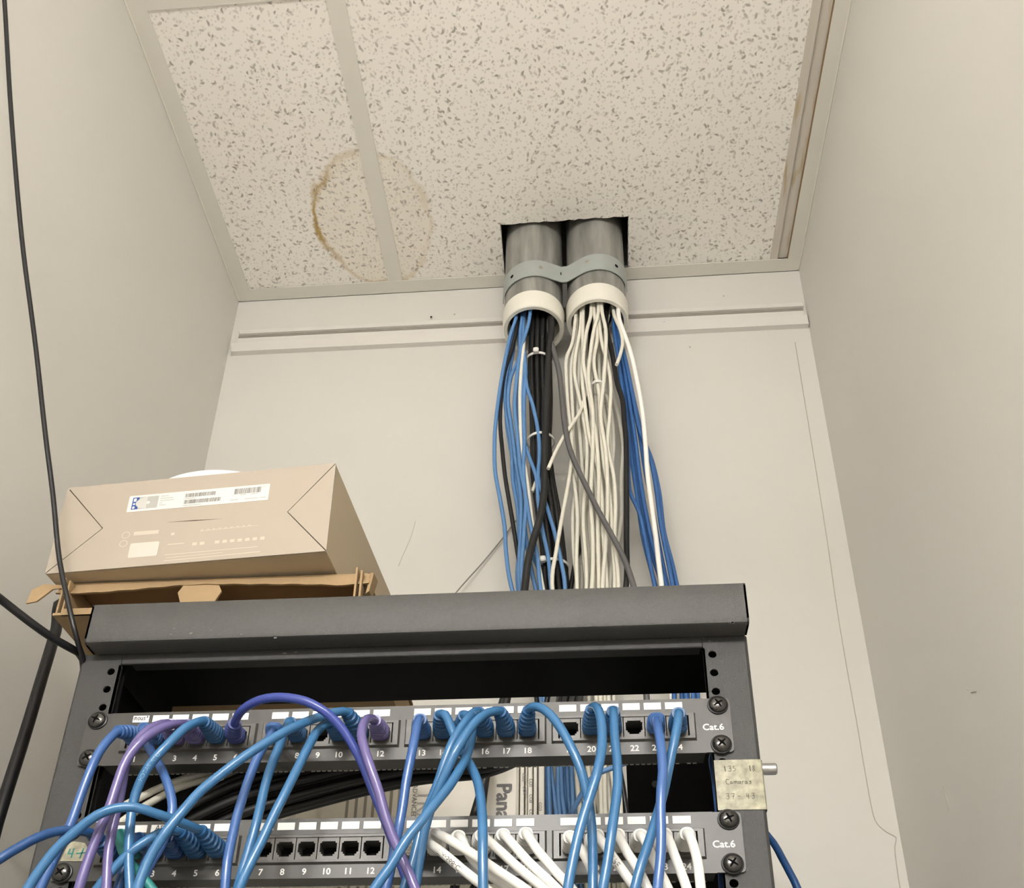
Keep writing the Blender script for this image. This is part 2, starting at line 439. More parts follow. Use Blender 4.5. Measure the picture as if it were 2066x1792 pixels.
def stained_strip():
    m = mat('stained_edge_strip', (206, 198, 186), .5); nt, b = nodes_of(m)
    geo = nd(nt, 'ShaderNodeNewGeometry')
    mp = nd(nt, 'ShaderNodeMapping'); mp.inputs['Scale'].default_value = (70, 12, 1); nt.links.new(geo.outputs['Position'], mp.inputs['Vector'])
    n = nd(nt, 'ShaderNodeTexNoise'); n.inputs['Scale'].default_value = 1.0; n.inputs['Detail'].default_value = 4; nt.links.new(mp.outputs[0], n.inputs['Vector'])
    cr = nd(nt, 'ShaderNodeValToRGB'); e = cr.color_ramp.elements
    e[0].position = .56; e[0].color = (*s2l((208, 200, 188)), 1); e[1].position = .68; e[1].color = (*s2l((182, 158, 116)), 1)
    nt.links.new(n.outputs['Fac'], cr.inputs[0]); nt.links.new(cr.outputs[0], b.inputs['Base Color'])
    return m
M['stained'] = stained_strip()
M['rust'] = mat('rusty_edge', (142, 116, 84), .8, noise=.3, nscale=60)

# ------------------------------------------------------------------ the room
XL, XR, YB, YF, ZC = -427.0, 492.0, 477.4, -3000.0, 1058.7
ZTOP = ZC+460
wb = MB().box(XL-120, XR+120, YB, YB+120, -ZO, ZTOP).build('wall_back', M['wall'], kind='structure')
wl = MB().box(XL-120, XL, YF, YB, -ZO, ZTOP).build('wall_left', M['wallside'], kind='structure')
wr = MB().box(XR, XR+120, YF, YB, -ZO, ZTOP).build('wall_right', M['wallside'], kind='structure')
MB().box(XL-120, XR+120, YF-120, YF, -ZO, ZTOP).build('wall_front', M['wallside'], kind='structure')
MB().box(XL-120, XR+120, YF-120, YB+120, -ZO-100, -ZO).build('floor', M['floor'], kind='structure')
ceil = MB().box(XL-120, XR+120, YF-120, YB+120, ZTOP, ZTOP+100).build('ceiling', M['deck'], kind='structure')

# hairline crack in the back wall paint beside the right corner, and a few scuffs
cpts = [(1604,690),(1622,800),(1645,940),(1668,1085),(1689,1230),(1709,1350),(1729,1460),(1744,1550),(1760,1636),(1766,1656),(1775,1668),(1790,1680),(1808,1690),(1805,1708),(1808,1740),(1816,1792)]
sp = spline([at(a, b, YB-.4) for a, b in cpts], 12)
MB().tube(sp, .55, 5).build('paint_crack', M['crack'], parent=wb)
MB().tube(spline([at(a, b, YB-.3) for a, b in [(838,1052),(832,1075),(822,1100),(812,1122),(804,1142)]], 8), .45, 5).build('paint_crack', M['hair'], parent=wb)
def on_x(px, py, X):
    v = ray(px, py); t = (X-CAM.x)/v.x; return CAM+v*t
for pl, r in (([(1952,1388),(1953,1393)], 1.0), ([(1959,1398),(1965,1396),(1970,1396)], .8), ([(1903,1586),(1906,1600),(1911,1618),(1915,1637)], .9)):
    MB().tube([on_x(a, b, XR-.2) for a, b in pl], r*.55, 5).build('scuff_mark', M['scuff'], parent=wr)
for (a, b, yy) in ((1660-200, 597, YB-.3), (1392, 700, YB-.3), (917, 634, YB-.3)):
    p = at(a, b, yy); MB().lathe([(0.01, 0), (1.5, .0), (1.5, .5)], p, 'y', 10).build('wall_speck', M['scuff'], parent=wb)

# suspended ceiling: tiles, tees, wall angles
STAIN = V(-171, 345, ZC)
M['tile'] = tile_material('fissured_tile', STAIN); M['tilefar'] = tile_material('fissured_tile_far', STAIN, True)
def tile(poly, name='ceiling_tile', mt='tile'):
    MB().prism([(x, y, ZC+.6) for x, y in poly], None, (0, 0, 15)).build(name, M[mt], parent=ceil)
XT = -158.2
YBT, YCT = 453.5, 10.0              # back wall angle's edge, cross tee centre
xl, xr = XL+25, 447.0
tile([(xl-3, YCT+4), (XT-8, YCT+4), (XT-8, YBT+3), (xl-3, YBT+3)])
hx0, hx1, hy = 21.5, 218.5, 361.5
def jag(a, b, n, amp):
    out = []
    for i in range(n+1):
        t = i/n; p = Vector(a)*(1-t)+Vector(b)*t; d = (Vector(b)-Vector(a)).normalized(); nn = Vector((-d.y, d.x))
        k = 0 if i in (0, n) else random.uniform(-amp, amp)
        out.append(tuple(p+nn*k))
    return out
poly = [(XT+8, YBT+3), (XT+8, YCT+4), (xr, YCT+4), (xr, YBT+3)]
poly += jag((hx1+1, YBT+3), (hx1, hy), 12, 1.0) + jag((hx1, hy), (hx0, hy+1), 26, 1.3)[1:] + jag((hx0, hy+1), (hx0-1, YBT+3), 12, 1.0)[1:]
tile(poly)
for y1, y0 in ((YCT-4, YCT-600), (YCT-614, YCT-1210), (YCT-1222, YCT-1818), (YCT-1830, YCT-2426), (YCT-2438, YF+22)):
    mt = 'tile' if y0 > -700 else 'tilefar'
    tile([(xl-3, y0), (XT-8, y0), (XT-8, y1), (xl-3, y1)], mt=mt); tile([(XT+8, y0), (xr, y0), (xr, y1), (XT+8, y1)], mt=mt)
def tee(x0, x1, y0, y1, name, along):
    m = MB().box(x0, x1, y0, y1, ZC-1.0, ZC+.4)
    if along == 'y': m.box((x0+x1)/2-.6, (x0+x1)/2+.6, y0, y1, ZC+.4, ZC+36)
    else: m.box(x0, x1, (y0+y1)/2-.6, (y0+y1)/2+.6, ZC+.4, ZC+36)
    m.build(name, M['grid'], parent=ceil)
tee(XT-12, XT+12, YF+20, YBT, 'main_tee', 'y')
for yy in (YCT, YCT-607, YCT-1216, YCT-1824, YCT-2432):
    tee(xl, XT-12, yy-12, yy+12, 'cross_tee', 'x'); tee(XT+12, xr, yy-12, yy+12, 'cross_tee', 'x')
def angle(p, q, name='wall_angle'):
    (x0, y0), (x1, y1) = p, q
    return MB().box(x0, x1, y0, y1, ZC-1.2, ZC-.1)
a = angle((XL, YBT), (XR, YB)); a.box(XL, XR, YB-1, YB, ZC-1.2, ZC+22); a.build('wall_angle', M['grid'], parent=ceil)
a = angle((XL, YF), (xl, YBT)); a.box(XL, XL+1, YF, YBT, ZC-1.2, ZC+22); a.build('wall_angle', M['grid'], parent=ceil)
a = angle((471, YF), (XR, YBT)); a.box(XR-1, XR, YF, YBT, ZC-1.2, ZC+22); a.build('wall_angle', M['grid'], parent=ceil)
MB().box(xr-4, 455, YF, YBT, ZC-.4, ZC+.5).box(455, 469.5, YF, YBT, ZC+2.0, ZC+3).box(454.6, 455.4, YF, YBT, ZC-.4, ZC+3).build('edge_strip', M['stained'], parent=ceil, label='stained metal edge strip')
MB().box(469.5, 471.2, YF, YBT, ZC-1.0, ZC+6).build('rusty_edge', M['rust'], parent=ceil)
for pts in ([(XL+1, YF, ZC-1.6), (XL+1, YBT+20, ZC-1.6)], [(XR-1, YF, ZC-1.6), (XR-1, YBT+20, ZC-1.6)]):
    MB().tube(pts, 1.4, 6).build('caulk_bead', M['caulk'], parent=ceil)

# unseen batten lamp added behind the camera, hung low to light the ceiling
lamp = E_('added_lamp', (30, LAMP_Y, ZC-LAMP_DROP), label='added unseen white batten lamp with two tubes, hung behind the viewer', cat='lamp')
zl = ZC-LAMP_DROP
MB().bevbox(-400, 460, LAMP_Y-50, LAMP_Y+50, zl+26, zl+70, 6).build('housing', M['grid'], parent=lamp)
M['tube'] = mat('lamp_tube', (255, 250, 240), .4, emit=LAMP_COLOR, estr=LAMP_POWER)
for y in (-34, 34):
    MB().tube([(-385, LAMP_Y+y, zl), (445, LAMP_Y+y, zl)], 16, 8).build('tube', M['tube'], parent=lamp, smooth=60)
for x in (-300, 360): MB().tube([(x, LAMP_Y, zl+70), (x, LAMP_Y, ZC)], 3, 6).build('hanger', M['steel'], parent=lamp)

# wall raceway
rw = E_('wall_raceway', (40, YB, 930), label='long white plastic raceway channel along the back wall below the ceiling', cat='raceway')
z0L, z1L, z0R, z1R = 931.6, 983.4, 926.5, 977.5
def rail(u0, u1, y0, y1, name, x0=-414., x1=487., bev=0, matn='raceway'):
    zz = lambda x, u: (z0L+(z0R-z0L)*(x+414)/901.)+u
    m = MB(); p = [(x0, y0, zz(x0, u0)), (x1, y0, zz(x1, u0)), (x1, y1, zz(x1, u0)), (x0, y1, zz(x0, u0)),
                   (x0, y0, zz(x0, u1)), (x1, y0, zz(x1, u1)), (x1, y1, zz(x1, u1)), (x0, y1, zz(x0, u1))]
    if bev: p[4] = (p[4][0], p[4][1]+bev, p[4][2]); p[5] = (p[5][0], p[5][1]+bev, p[5][2]); p[0] = (p[0][0]+bev*2, p[0][1], p[0][2])
    m.hexa(p).build(name, M[matn], parent=rw)
rail(20, 52, YB-2, YB, 'back_plate')
rail(42, 52, YB-7, YB-2, 'upper_lip', bev=1.5)
rail(37.5, 42, YB-3, YB-2, 'shadow_groove', matn='pbxgroove')
rail(0, 22, YB-9, YB, 'lower_lip', x0=-422, x1=490, bev=2)
for (a, b) in ((1340, 651), (1295, 655), (870, 640)):
    p = at(a, b, YB-3.2); MB().lathe([(.01, 0), (1.8, 0), (1.8, -.8)], p, 'y', 8).build('nail_head', M['screw'], parent=rw)

# thin loose wire on the back wall
MB().tube(spline([at(a, b, y) for a, b, y in [(860,1270,455),(925,1190,462),(980,1128,470),(1022,1076,472),(1040,1052,472),(1062,1030,468)]], 8), 1.0, 6).build(
    'thin_wire', M['wire'], smooth=60, label='thin loose grey wire slanting across the back wall left of the bundles', cat='wire')

# ------------------------------------------------------------------ conduits
PIPES = ((70.5, 412.0, 879.0), (166.0, 411.0, 886.0))
for i, (px, py, zb) in enumerate(PIPES):
    c = E_('conduit', (px, py, zb), label=('left', 'right')[i]+' grey conduit with white collar, '+('over black and blue cables', 'over white cables')[i], cat='conduit', group='conduits through the ceiling')
    MB().lathe([(44.2, 14), (44.2, ZTOP-zb), (40.6, ZTOP-zb), (40.6, 14)], (px, py, zb), n=48, close=True).build('pipe', M['pipe'], parent=c, smooth=30)
    MB().lathe([(44.5, 0), (46.0, 1.6), (46.6, 30), (45.8, 33), (44.3, 33.6), (39.6, 33.6), (38.4, 2.5), (39.4, 0)], (px, py, zb), n=48, close=True).build('collar', M['pvc'], parent=c, smooth=30)

# strap across both conduits
def strap_path():
    pts = []
    c1, c2 = Vector((PIPES[0][0], PIPES[0][1])), Vector((PIPES[1][0], PIPES[1][1])); R = 45.6
    for k in range(0, 15):
        t = math.radians(180+k*8.2); pts.append(c1+Vector((math.cos(t), math.sin(t)))*R)
    mid = (c1+c2)/2
    pts.append(Vector((mid.x-5, mid.y-29))); pts.append(Vector((mid.x+5, mid.y-29)))
    for k in range(14, -1, -1):
        t = math.radians(360-k*8.2); pts.append(c2+Vector((math.cos(t), math.sin(t)))*R)
    return pts
st = E_('pipe_strap', (118, 366, 945), label='flat metal strap with punched holes bent across both grey conduits', cat='strap')
m = MB(); P = strap_path(); secs = []
for i, p in enumerate(P):
    q = P[min(i+1, len(P)-1)]-P[max(i-1, 0)]; n = Vector((q.y, -q.x)).normalized()
    zb, zt = 945+(p.x-118)*.05, 979+(p.x-118)*.05
    secs.append([(p.x, p.y, zb), (p.x+n.x*1.2, p.y+n.y*1.2, zb), (p.x+n.x*1.2, p.y+n.y*1.2, zt), (p.x, p.y, zt)])
m.loft(secs).build('band', M['strap'], parent=st, smooth=30)
for (hx, hz, col) in ((38.5, 957, 'black_hole'), (82, 962, 'pbxgroove'), (118, 963, 'black_hole'), (155, 968, 'pbxgroove'), (196, 966, 'black_hole')):
    best = min(range(1, len(P)-1), key=lambda i: abs(P[i].x-hx) + (0 if P[i].y < 412 else 99))
    p = P[best]; q = P[best+1]-P[best-1]; n = Vector((q.y, -q.x)).normalized(); tx = Vector((q.x, q.y)).normalized()
    mm = MB(); ring = [(p.x+n.x*1.35+tx.x*3.2*math.cos(t), p.y+n.y*1.35+tx.y*3.2*math.cos(t), hz+3.2*math.sin(t)) for t in [2*math.pi*k/12 for k in range(12)]]
    mm.add(ring, [tuple(range(12))]).build('punched_hole', M[col], parent=st)

# ------------------------------------------------------------------ cables hanging on the back wall
def hang(name, colr, r, pts, label, cat, group=None, n=8, step=9):
    s = spline(pts, step)
    b = min(s, key=lambda p: p.z)
    return MB().tube(s, r, n).build(name, CABLE[colr], smooth=80, origin=tuple(b), label=label, cat=cat, group=group)

def path(px, top=None, tail=None):
    P = [at(a, b, y) for a, b, y in px]
    if top: P = [Vector(t) for t in top] + P
    if tail: P = P + [Vector(t) for t in tail]
    return P
def ytab(pl, y0, y1):
    n = len(pl); return [(a, b, y0+(y1-y0)*i/(n-1)) for i, (a, b) in enumerate(pl)]
c1x, c1y, c2x, c2y = PIPES[0][0], PIPES[0][1], PIPES[1][0], PIPES[1][1]
def low(x_slot, k=0, y=424):       # continue down behind the rack, past the gap between the panels
    p = at(x_slot, 1600, y)
    d = Vector((random.uniform(-16, 6), random.uniform(-10, 10), 0)); e = Vector((random.uniform(-4, 14), 0, 0))
    return [p+d+Vector((0, 0, 130)), p, p+e+Vector((2, 4, -120)), p+e+Vector((4, 4, -420))]

BL = 'sky-blue network cable hanging from the left conduit'
GB = 'blue cables under the left conduit'
blues = [
 ([(1041,643),(1031,672),(1020,722),(1010,776),(1000,854),(998,885),(999,951),(1008,1002),(1018,1063),(1021,1114),(1031,1181)], 386, 398, (-30, -2), 1102),
 ([(1039,654),(1033,690),(1027,729),(1019,776),(1022,839),(1031,893),(1033,910),(1035,971),(1045,1032),(1047,1104),(1045,1185)], 394, 404, (-30, 8), 1108),
 ([(1053,645),(1050,667),(1047,721),(1031,761),(1025,807),(1031,854),(1037,900),(1041,931),(1051,1002),(1051,1063),(1049,1185)], 388, 394, (-18, -12), 1117),
 ([(1070,629),(1065,659),(1055,690),(1047,729),(1041,776),(1038,823),(1044,880),(1049,941),(1061,1002),(1071,1063),(1084,1124),(1090,1185)], 380, 388, (-3, -20), 1126),
 ([(1056,690),(1058,717),(1061,753),(1058,792),(1057,839),(1058,893),(1056,940),(1057,965),(1061,1012),(1057,1083),(1055,1185)], 384, 386, (-14, -16), 1134),
 ([(1058,740),(1064,784),(1074,815),(1083,854),(1088,893),(1088,930),(1086,961),(1106,1032),(1120,1079),(1134,1144),(1140,1185)], 384, 390, (-16, -8), 1140),
 ([(1055,760),(1052,820),(1058,890),(1067,921),(1082,962),(1086,1010),(1094,1067),(1106,1124),(1112,1185)], 386, 392, (-20, 0), 1147),
 ([(1048,760),(1044,850),(1048,960),(1057,1053),(1069,1134),(1080,1185)], 396, 396, (-24, 4), 1155),
 ([(1036,700),(1024,780),(1022,850),(1040,960),(1058,1080),(1100,1185)], 402, 404, (-32, 12), 1160),
]
for kk, (pl, y0, y1, off, xs) in enumerate(blues):
    hang('network_cable', 'wall_blue', 2.75, path(ytab(pl, y0, y1), top=[(c1x+off[0], c1y+off[1], 985), (c1x+off[0]*.95, c1y+off[1], 930)], tail=low(xs, y=418+random.uniform(-8, 8))), {0: 'outermost sky-blue cable bowing left under the left conduit', 5: 'sky-blue cable crossing in front of the black bundle to its right side'}.get(kk, BL), 'cable', GB)
hang('network_cable', 'wall_white', 2.7, path(ytab([(1056,700),(1053,729),(1049,792),(1050,860),(1052,900),(1062,960),(1075,1060),(1095,1185)], 382, 392), top=[(c1x-14, c1y+2, 985), (c1x-13, c1y, 930)], tail=low(1150, y=432)),
     'single cream cable among the sky-blue cables under the left conduit', 'cable')
hang('network_cable', 'black', 2.9, path(ytab([(1044,655),(1034,700),(1018,753),(1011,807),(1009,854),(1012,893),(1019,961),(1029,1022),(1039,1083),(1044,1114),(1056,1185)], 392, 402), top=[(c1x-26, c1y+4, 985), (c1x-25, c1y+4, 930)], tail=low(1094, y=430)),
     'single thin black cable hanging left of the sky-blue cables', 'cable')
# black bundle: a packed core that later sweeps left behind the upper patch panel
core = [(1090,690,404),(1090,750,404),(1092,820,404),(1091,890,404),(1094,960,406),(1106,1040,408),(1115,1110,410),(1121,1185,412)]
pack = [(0,0)] + [(7*math.cos(a), 7*math.sin(a)) for a in [math.radians(60*k+10) for k in range(6)]] + [(14*math.cos(a), 13.5*math.sin(a)) for a in [math.radians(36*k) for k in range(10)]]
for i, (ox, oy) in enumerate(pack):
    ph = random.uniform(0, 6.28)
    P = [Vector((c1x+12+ox*.95, c1y+oy*.9, 985)), Vector((c1x+12+ox*.95, c1y+oy*.9, 930))]
    for k, (a, b, y) in enumerate(core):
        q = at(a, b, y); tw = .10*math.sin(k*.9+ph); sq = 1.0 if k not in (0, 3, 6) else .9
        P.append(q + Vector((ox*(1+tw)*sq, oy*(1+tw)*sq, 0)))
    u, v = ox/14.0, oy/14.0
    P += [Vector((118+u*12, 372+v*14, 250)), Vector((104+u*14, 240+v*14, 120+u*6)), Vector((60+u*8, 110+v*16, 30+u*14+v*4)),
          Vector((0, 62+v*20, 6+u*15)), Vector((-70, 54+v*20, -12+u*17)), Vector((-140, 52+v*20, -34+u*20)), Vector((-196+u*6, 60+v*18, -70+u*20)), Vector((-214+u*12, 70+v*16, -150)), Vector((-216+u*12, 80+v*14, -420))]
    hang('network_cable', 'black', 3.35, P, 'black network cable of the thick bundle under the left conduit', 'cable', 'black cables of the left bundle')
hang('power_cable', 'black', 4.9, path([(1112,667,388),(1107,715,384),(1105,760,380),(1103,831,379),(1100,880,379),(1099,951,378),(1098,992,378),(1090,1043,376),(1075,1093,374),(1065,1134,372),(1058,1190,370)],
     top=[(c1x+24, c1y-12, 985), (c1x+25, c1y-16, 930)], tail=[at(1040,1290,350), at(1020,1420,330), Vector((-10, 330, -60)), Vector((-20, 330, -300))]), 'thick black cable crossing in front of the bundle under the left conduit', 'cable')
hang('network_cable', 'grey', 3.7, path([(1108,660,392),(1114,698,386),(1127,745,382),(1133,792,380),(1139,854,378),(1146,893,377),(1159,931,376),(1183,982,374),(1208,1032,372),(1236,1083,370),(1260,1130,368),(1279,1185,366)],
     top=[(c1x+27, c1y-6, 985), (c1x+27, c1y-8, 930)], tail=[at(1296,1260,366), at(1304,1400,380), Vector((210, 400, 0)), Vector((214, 400, -300))]), 'dark grey cable slanting across the front of the white bundle', 'cable')

# white bundle
WL = 'cream-white network cable hanging from the right conduit'
GW = 'cream-white cables under the right conduit'
whites = [
 ([(1160,654),(1154,695),(1143,722),(1142,761),(1146,823),(1153,886),(1152,940),(1134,1043),(1122,1114),(1114,1178)], 394, 384, 1166),
 ([(1162,670),(1157,706),(1152,745),(1154,807),(1156,854),(1153,931),(1161,992),(1165,1043),(1163,1124),(1164,1185)], 400, 392, 1172),
 ([(1171,662),(1162,714),(1159,753),(1168,800),(1179,854),(1184,893),(1183,961),(1177,1043),(1183,1185)], 390, 396, 1182),
 ([(1176,655),(1176,714),(1174,753),(1179,807),(1190,886),(1206,941),(1214,1002),(1216,1063),(1224,1185)], 388, 388, 1228),
 ([(1192,636),(1184,667),(1177,729),(1185,776),(1193,823),(1203,886),(1208,960),(1206,1060),(1208,1185)], 382, 386, 1212),
 ([(1207,632),(1198,667),(1191,714),(1187,761),(1196,830),(1196,900),(1192,1000),(1196,1090),(1194,1185)], 380, 384, 1192),
 ([(1199,632),(1205,680),(1198,730),(1208,790),(1211,850),(1218,930),(1231,1010),(1236,1100),(1240,1185)], 384, 390, 1240),
 ([(1215,632),(1222,665),(1222,710),(1218,770),(1212,840),(1222,910),(1226,1000),(1222,1100),(1216,1185)], 380, 382, 1220),
 ([(1208,640),(1214,690),(1222,720),(1232,770),(1230,840),(1226,900),(1238,960),(1242,1020),(1240,1090),(1248,1185)], 386, 386, 1250),
]
for kk, (pl, y0, y1, xs) in enumerate(whites):
    p0 = at(pl[0][0], pl[0][1], y0)
    dx, dy = p0.x-c2x, y0-c2y
    hang('network_cable', 'wall_white', 2.75, path(ytab(pl, y0, y1), top=[(c2x+dx*.7, c2y+dy*.6, 990), (c2x+dx*.85, c2y+dy*.8, 940)], tail=low(xs, y=420+random.uniform(-8, 8))), {0: 'cream-white cable swinging away left from the white bundle above the rack', 1: 'leftmost straight cream-white cable of the white bundle'}.get(kk, WL), 'cable', GW)
for i in range(12):
    t = (i+.5)/12; j = lambda a: random.uniform(-a, a)
    y0 = random.uniform(398, 436)
    xt = 1164+t*66+j(5); xm = 1150+t*84+j(7); x9 = 1154+t*100+j(7); x10 = 1158+t*94+j(8); xb = 1166+t*82+j(6)
    pl = [(xt, 668), (xt*.5+xm*.5+j(4), 715), (xm, 770), (xm*.4+x9*.6+j(5), 835), (x9, 900), (x9*.5+x10*.5+j(6), 970), (x10, 1045), (x10*.4+xb*.6+j(5), 1115), (xb, 1185)]
    hang('network_cable', 'wall_white', 2.7, path(ytab(pl, y0, 402+random.uniform(-4, 26)), top=[(c2x-26+t*52, y0, 990), (c2x-28+t*58, y0, 930)], tail=low(1166+t*84, y=424+random.uniform(-10, 16))), WL, 'cable', GW)
hang('network_cable', 'black2', 3.6, path([(1222,655,392),(1231,695,390),(1238,729,388),(1246,776,386),(1256,807,386),(1260,854,386),(1263,885,386),(1264,982,386),(1264,1085,386),(1263,1185,386)],
     top=[(c2x+16, c2y-8, 990), (c2x+18, c2y-12, 940)], tail=low(1258, y=428)), 'black cable along the right side of the white bundle', 'cable')
hang('network_cable', 'black2', 3.2, path([(1176,1040,420),(1173,1090,416),(1162,1130,408),(1152,1185,400)], top=[(c2x-6, c2y+10, 990), (c2x-10, c2y+14, 900), (c2x-20, c2y+18, 700)], tail=[at(1130,1290,400), at(1090,1500,410), Vector((80, 415, 60)), Vector((80, 420, -300))]),
     'black cable emerging low on the left of the white bundle', 'cable')
# right blue cables
BR = 'deep-blue network cable fanning out at the right of the white bundle'
rblues = [
 ([(1238,655),(1247,720),(1256,790),(1264,850),(1268,900),(1271,992),(1289,1032),(1305,1104),(1321,1181)], 396),
 ([(1240,652),(1252,730),(1262,810),(1268,870),(1275,931),(1287,1012),(1297,1083),(1322,1181)], 404),
 ([(1243,660),(1258,735),(1270,810),(1281,880),(1291,961),(1305,1043),(1321,1114),(1344,1181)], 398),
 ([(1244,664),(1262,735),(1275,800),(1291,880),(1302,951),(1316,1022),(1330,1100),(1347,1181)], 406),
 ([(1247,668),(1265,740),(1280,810),(1297,880),(1316,931),(1330,992),(1340,1073),(1358,1144),(1366,1181)], 402),
 ([(1246,660),(1263,730),(1277,800),(1290,865),(1311,921),(1323,982),(1334,1063),(1350,1144),(1357,1181)], 394),
 ([(1243,656),(1256,722),(1268,800),(1276,870),(1283,950),(1296,1030),(1316,1120),(1336,1181)], 410),
]
for kk, (pl, y) in enumerate(rblues):
    e = at(pl[-1][0], pl[-1][1], y)
    hang('network_cable', 'wall_blue2', 2.75, path([(a, b, y) for a, b in pl], top=[(c2x+24, c2y-6+(y-400), 990), (c2x+28, c2y-6+(y-400), 930)], tail=[e+Vector((14, 0, -90)), e+Vector((10, 0, -260)), e+Vector((0, 0, -700))]), {4: 'rightmost deep-blue cable at the right of the white bundle', 0: 'leftmost deep-blue cable, beside the black cable right of the white bundle'}.get(kk, BR), 'cable', 'deep-blue cables under the right conduit')
hang('network_cable', 'wall_white2', 3.3, path([(1249,643,386),(1260,675,382),(1273,714,380),(1285,768,380),(1295,823,380),(1301,880,380),(1307,961,380),(1315,1022,380),(1323,1083,380),(1330,1144,380),(1335,1185,380)],
     top=[(c2x+30, c2y-10, 990), (c2x+31, c2y-18, 930)], tail=[at(1340,1260,384), Vector((236, 400, 250)), Vector((236, 410, -300))]), 'bright white cable lying over the deep-blue cables on the right', 'cable')
hang('cut_cable', 'wall_white', 2.6, path([(1240,640,388),(1249,659,384),(1256,686,380),(1254,706,376),(1248,726,373),(1244,736,371)], top=[(c2x+22, c2y-8, 990), (c2x+23, c2y-14, 930)]), 'short cut-off white cable end curling just below the right collar', 'cable')
hang('cut_cable', 'wall_white', 2.6, path([(1180,800,392),(1169,834,386),(1150,862,382),(1136,884,380),(1120,914,376),(1106,946,373)], top=[(c2x-4, c2y, 990), (c2x-2, c2y-6, 900), tuple(at(1188,760,400))]), 'cut-off white cable end reaching left over the black bundle', 'cable')
hang('cut_cable', 'wall_white', 2.4, path([(1081,972,398),(1077,984,397),(1074,992,397)], top=[tuple(at(1088,955,400))]), 'tiny white cable end stuck in the black bundle', 'cable')

def ziptie(cpx, cpy, y, rx, ry, label, head=None, slope=0.0):
    c = at(cpx, cpy, y); t = E_('zip_tie', tuple(c), label=label, cat='zip tie', group='zip ties on the cable bundles')
    m = MB(); n = 36; secs = []
    for k in range(n+1):
        a = 2*math.pi*k/n; x, yy = math.cos(a), math.sin(a)
        p = c+Vector((rx*x, ry*yy, slope*x*rx)); o = Vector((x, yy, 0))*1.1
        secs.append([tuple(p+Vector((0, 0, -2))), tuple(p+o+Vector((0, 0, -2))), tuple(p+o+Vector((0, 0, 2))), tuple(p+Vector((0, 0, 2)))])
    m.loft(secs, cap=False).build('band', M['tie'], parent=t, smooth=30)
    if head:
        h = c+Vector(head); MB().bevbox(h.x-4, h.x+4, h.y-7, h.y+1, h.z-4, h.z+4, 1.6).build('head', M['tie'], parent=t)
ziptie(1086, 733, 404, 19, 19.5, 'white zip tie with a big round head just below the left collar', head=(-2, -20, 1))
ziptie(1091, 893, 404, 18.5, 19, 'thin white zip tie halfway down the black bundle')
ziptie(1117, 1146, 410, 18.5, 19, 'white zip tie low on the black bundle above the rack', head=(-13, -15, 1))
ziptie(1206, 796, 406, 13, 25, 'translucent zip tie around the middle of the white bundle')

# ------------------------------------------------------------------ phone system box on the wall behind the rack
YP = 385.0
pb = E_('phone_system_box', (-45, YP, -60), label='off-white phone exchange box seen through the gap between the patch panels', cat='phone system')
bx0 = at(648, 1600, YP).x; bx1 = at(1046, 1600, YP).x
MB().bevbox(bx0, bx1, YP, YB, -60, 210, 3).build('body', M['pbx'], parent=pb)
MB().bevbox(bx0-34, bx0-1.5, YP+22, YB, -60, 210, 2).build('side_cover', M['pbx'], parent=pb)
for gx in (703, 721, 739, 755, 773, 790, 806):
    x = at(gx, 1600, YP).x; MB().box(x-1.6, x+1.6, YP-.5, YP+1, -58, 208).build('groove', M['pbxgroove'], parent=pb)
mods = ((1048, 1056, 0), (1058, 1062, 6), (1064, 1073, 0), (1075, 1082, 4), (1084, 1096, 14))
for a, b, dy in mods:
    x0, x1 = at(a, 1600, YP).x, at(b, 1600, YP).x
    MB().bevbox(x0, x1, YP+8+dy, YB, -56, 206, .8).build('module_cover', M['pbx'], parent=pb)
m = MB(); p = at(1011, 1585, YP); put_text(m, 'Panasonic', 23.5, (at(1003, 1600, YP).x, YP, at(1003, 1585, YP).z-44), (0, 0, -1), (1, 0, 0), .6, bold=.7)
m.build('lettering', M['pbxtext'], parent=pb, label='grey maker lettering reading downwards')
m = MB(); put_text(m, 'TRA', 23, (at(842, 1610, YP).x, YP, at(842, 1598, YP).z-19), (0, 0, -1), (1, 0, 0), .6)
m.build('lettering', M['stkgrey'], parent=pb, label='pale grey letters reading downwards')
m = MB(); put_text(m, 'ADVANCED', 7.8, (at(832, 1610, YP).x, YP, at(832, 1618, YP).z), (0, 0, -1), (1, 0, 0), .6)
m.build('lettering', M['pbxtext'], parent=pb, label='small grey word reading downwards')
m = MB()
for (a, b, s, dy) in ((1054, 1569, 'CO2', 8), (1055, 1595, 'CO4', 8), (1068, 1580, 'CO2', 8), (1068, 1612, 'CO3', 8), (1068, 1640, 'CO', 8), (1087, 1628, 'CO3', 22)):
    p = at(a, b, YP+dy); put_text(m, s, 5.2, (p.x, YP+dy-.3, p.z), (0, 0, -1), (1, 0, 0), .4)
m.build('slot_numbers', M['pbxtext'], parent=pb)
MB().tube(spline(path([(986,1500,360),(981,1560,356),(975,1605,352),(970,1660,350),(962,1760,350)], tail=[Vector((-8, 352, -150)), Vector((-8, 352, -330))], top=[Vector((60, 375, 330)), Vector((40, 362, 220))]), 10), 4.6, 10).build('power_cable', CABLE['black2'], smooth=80, label='black cable running down over the phone exchange box', cat='cable')

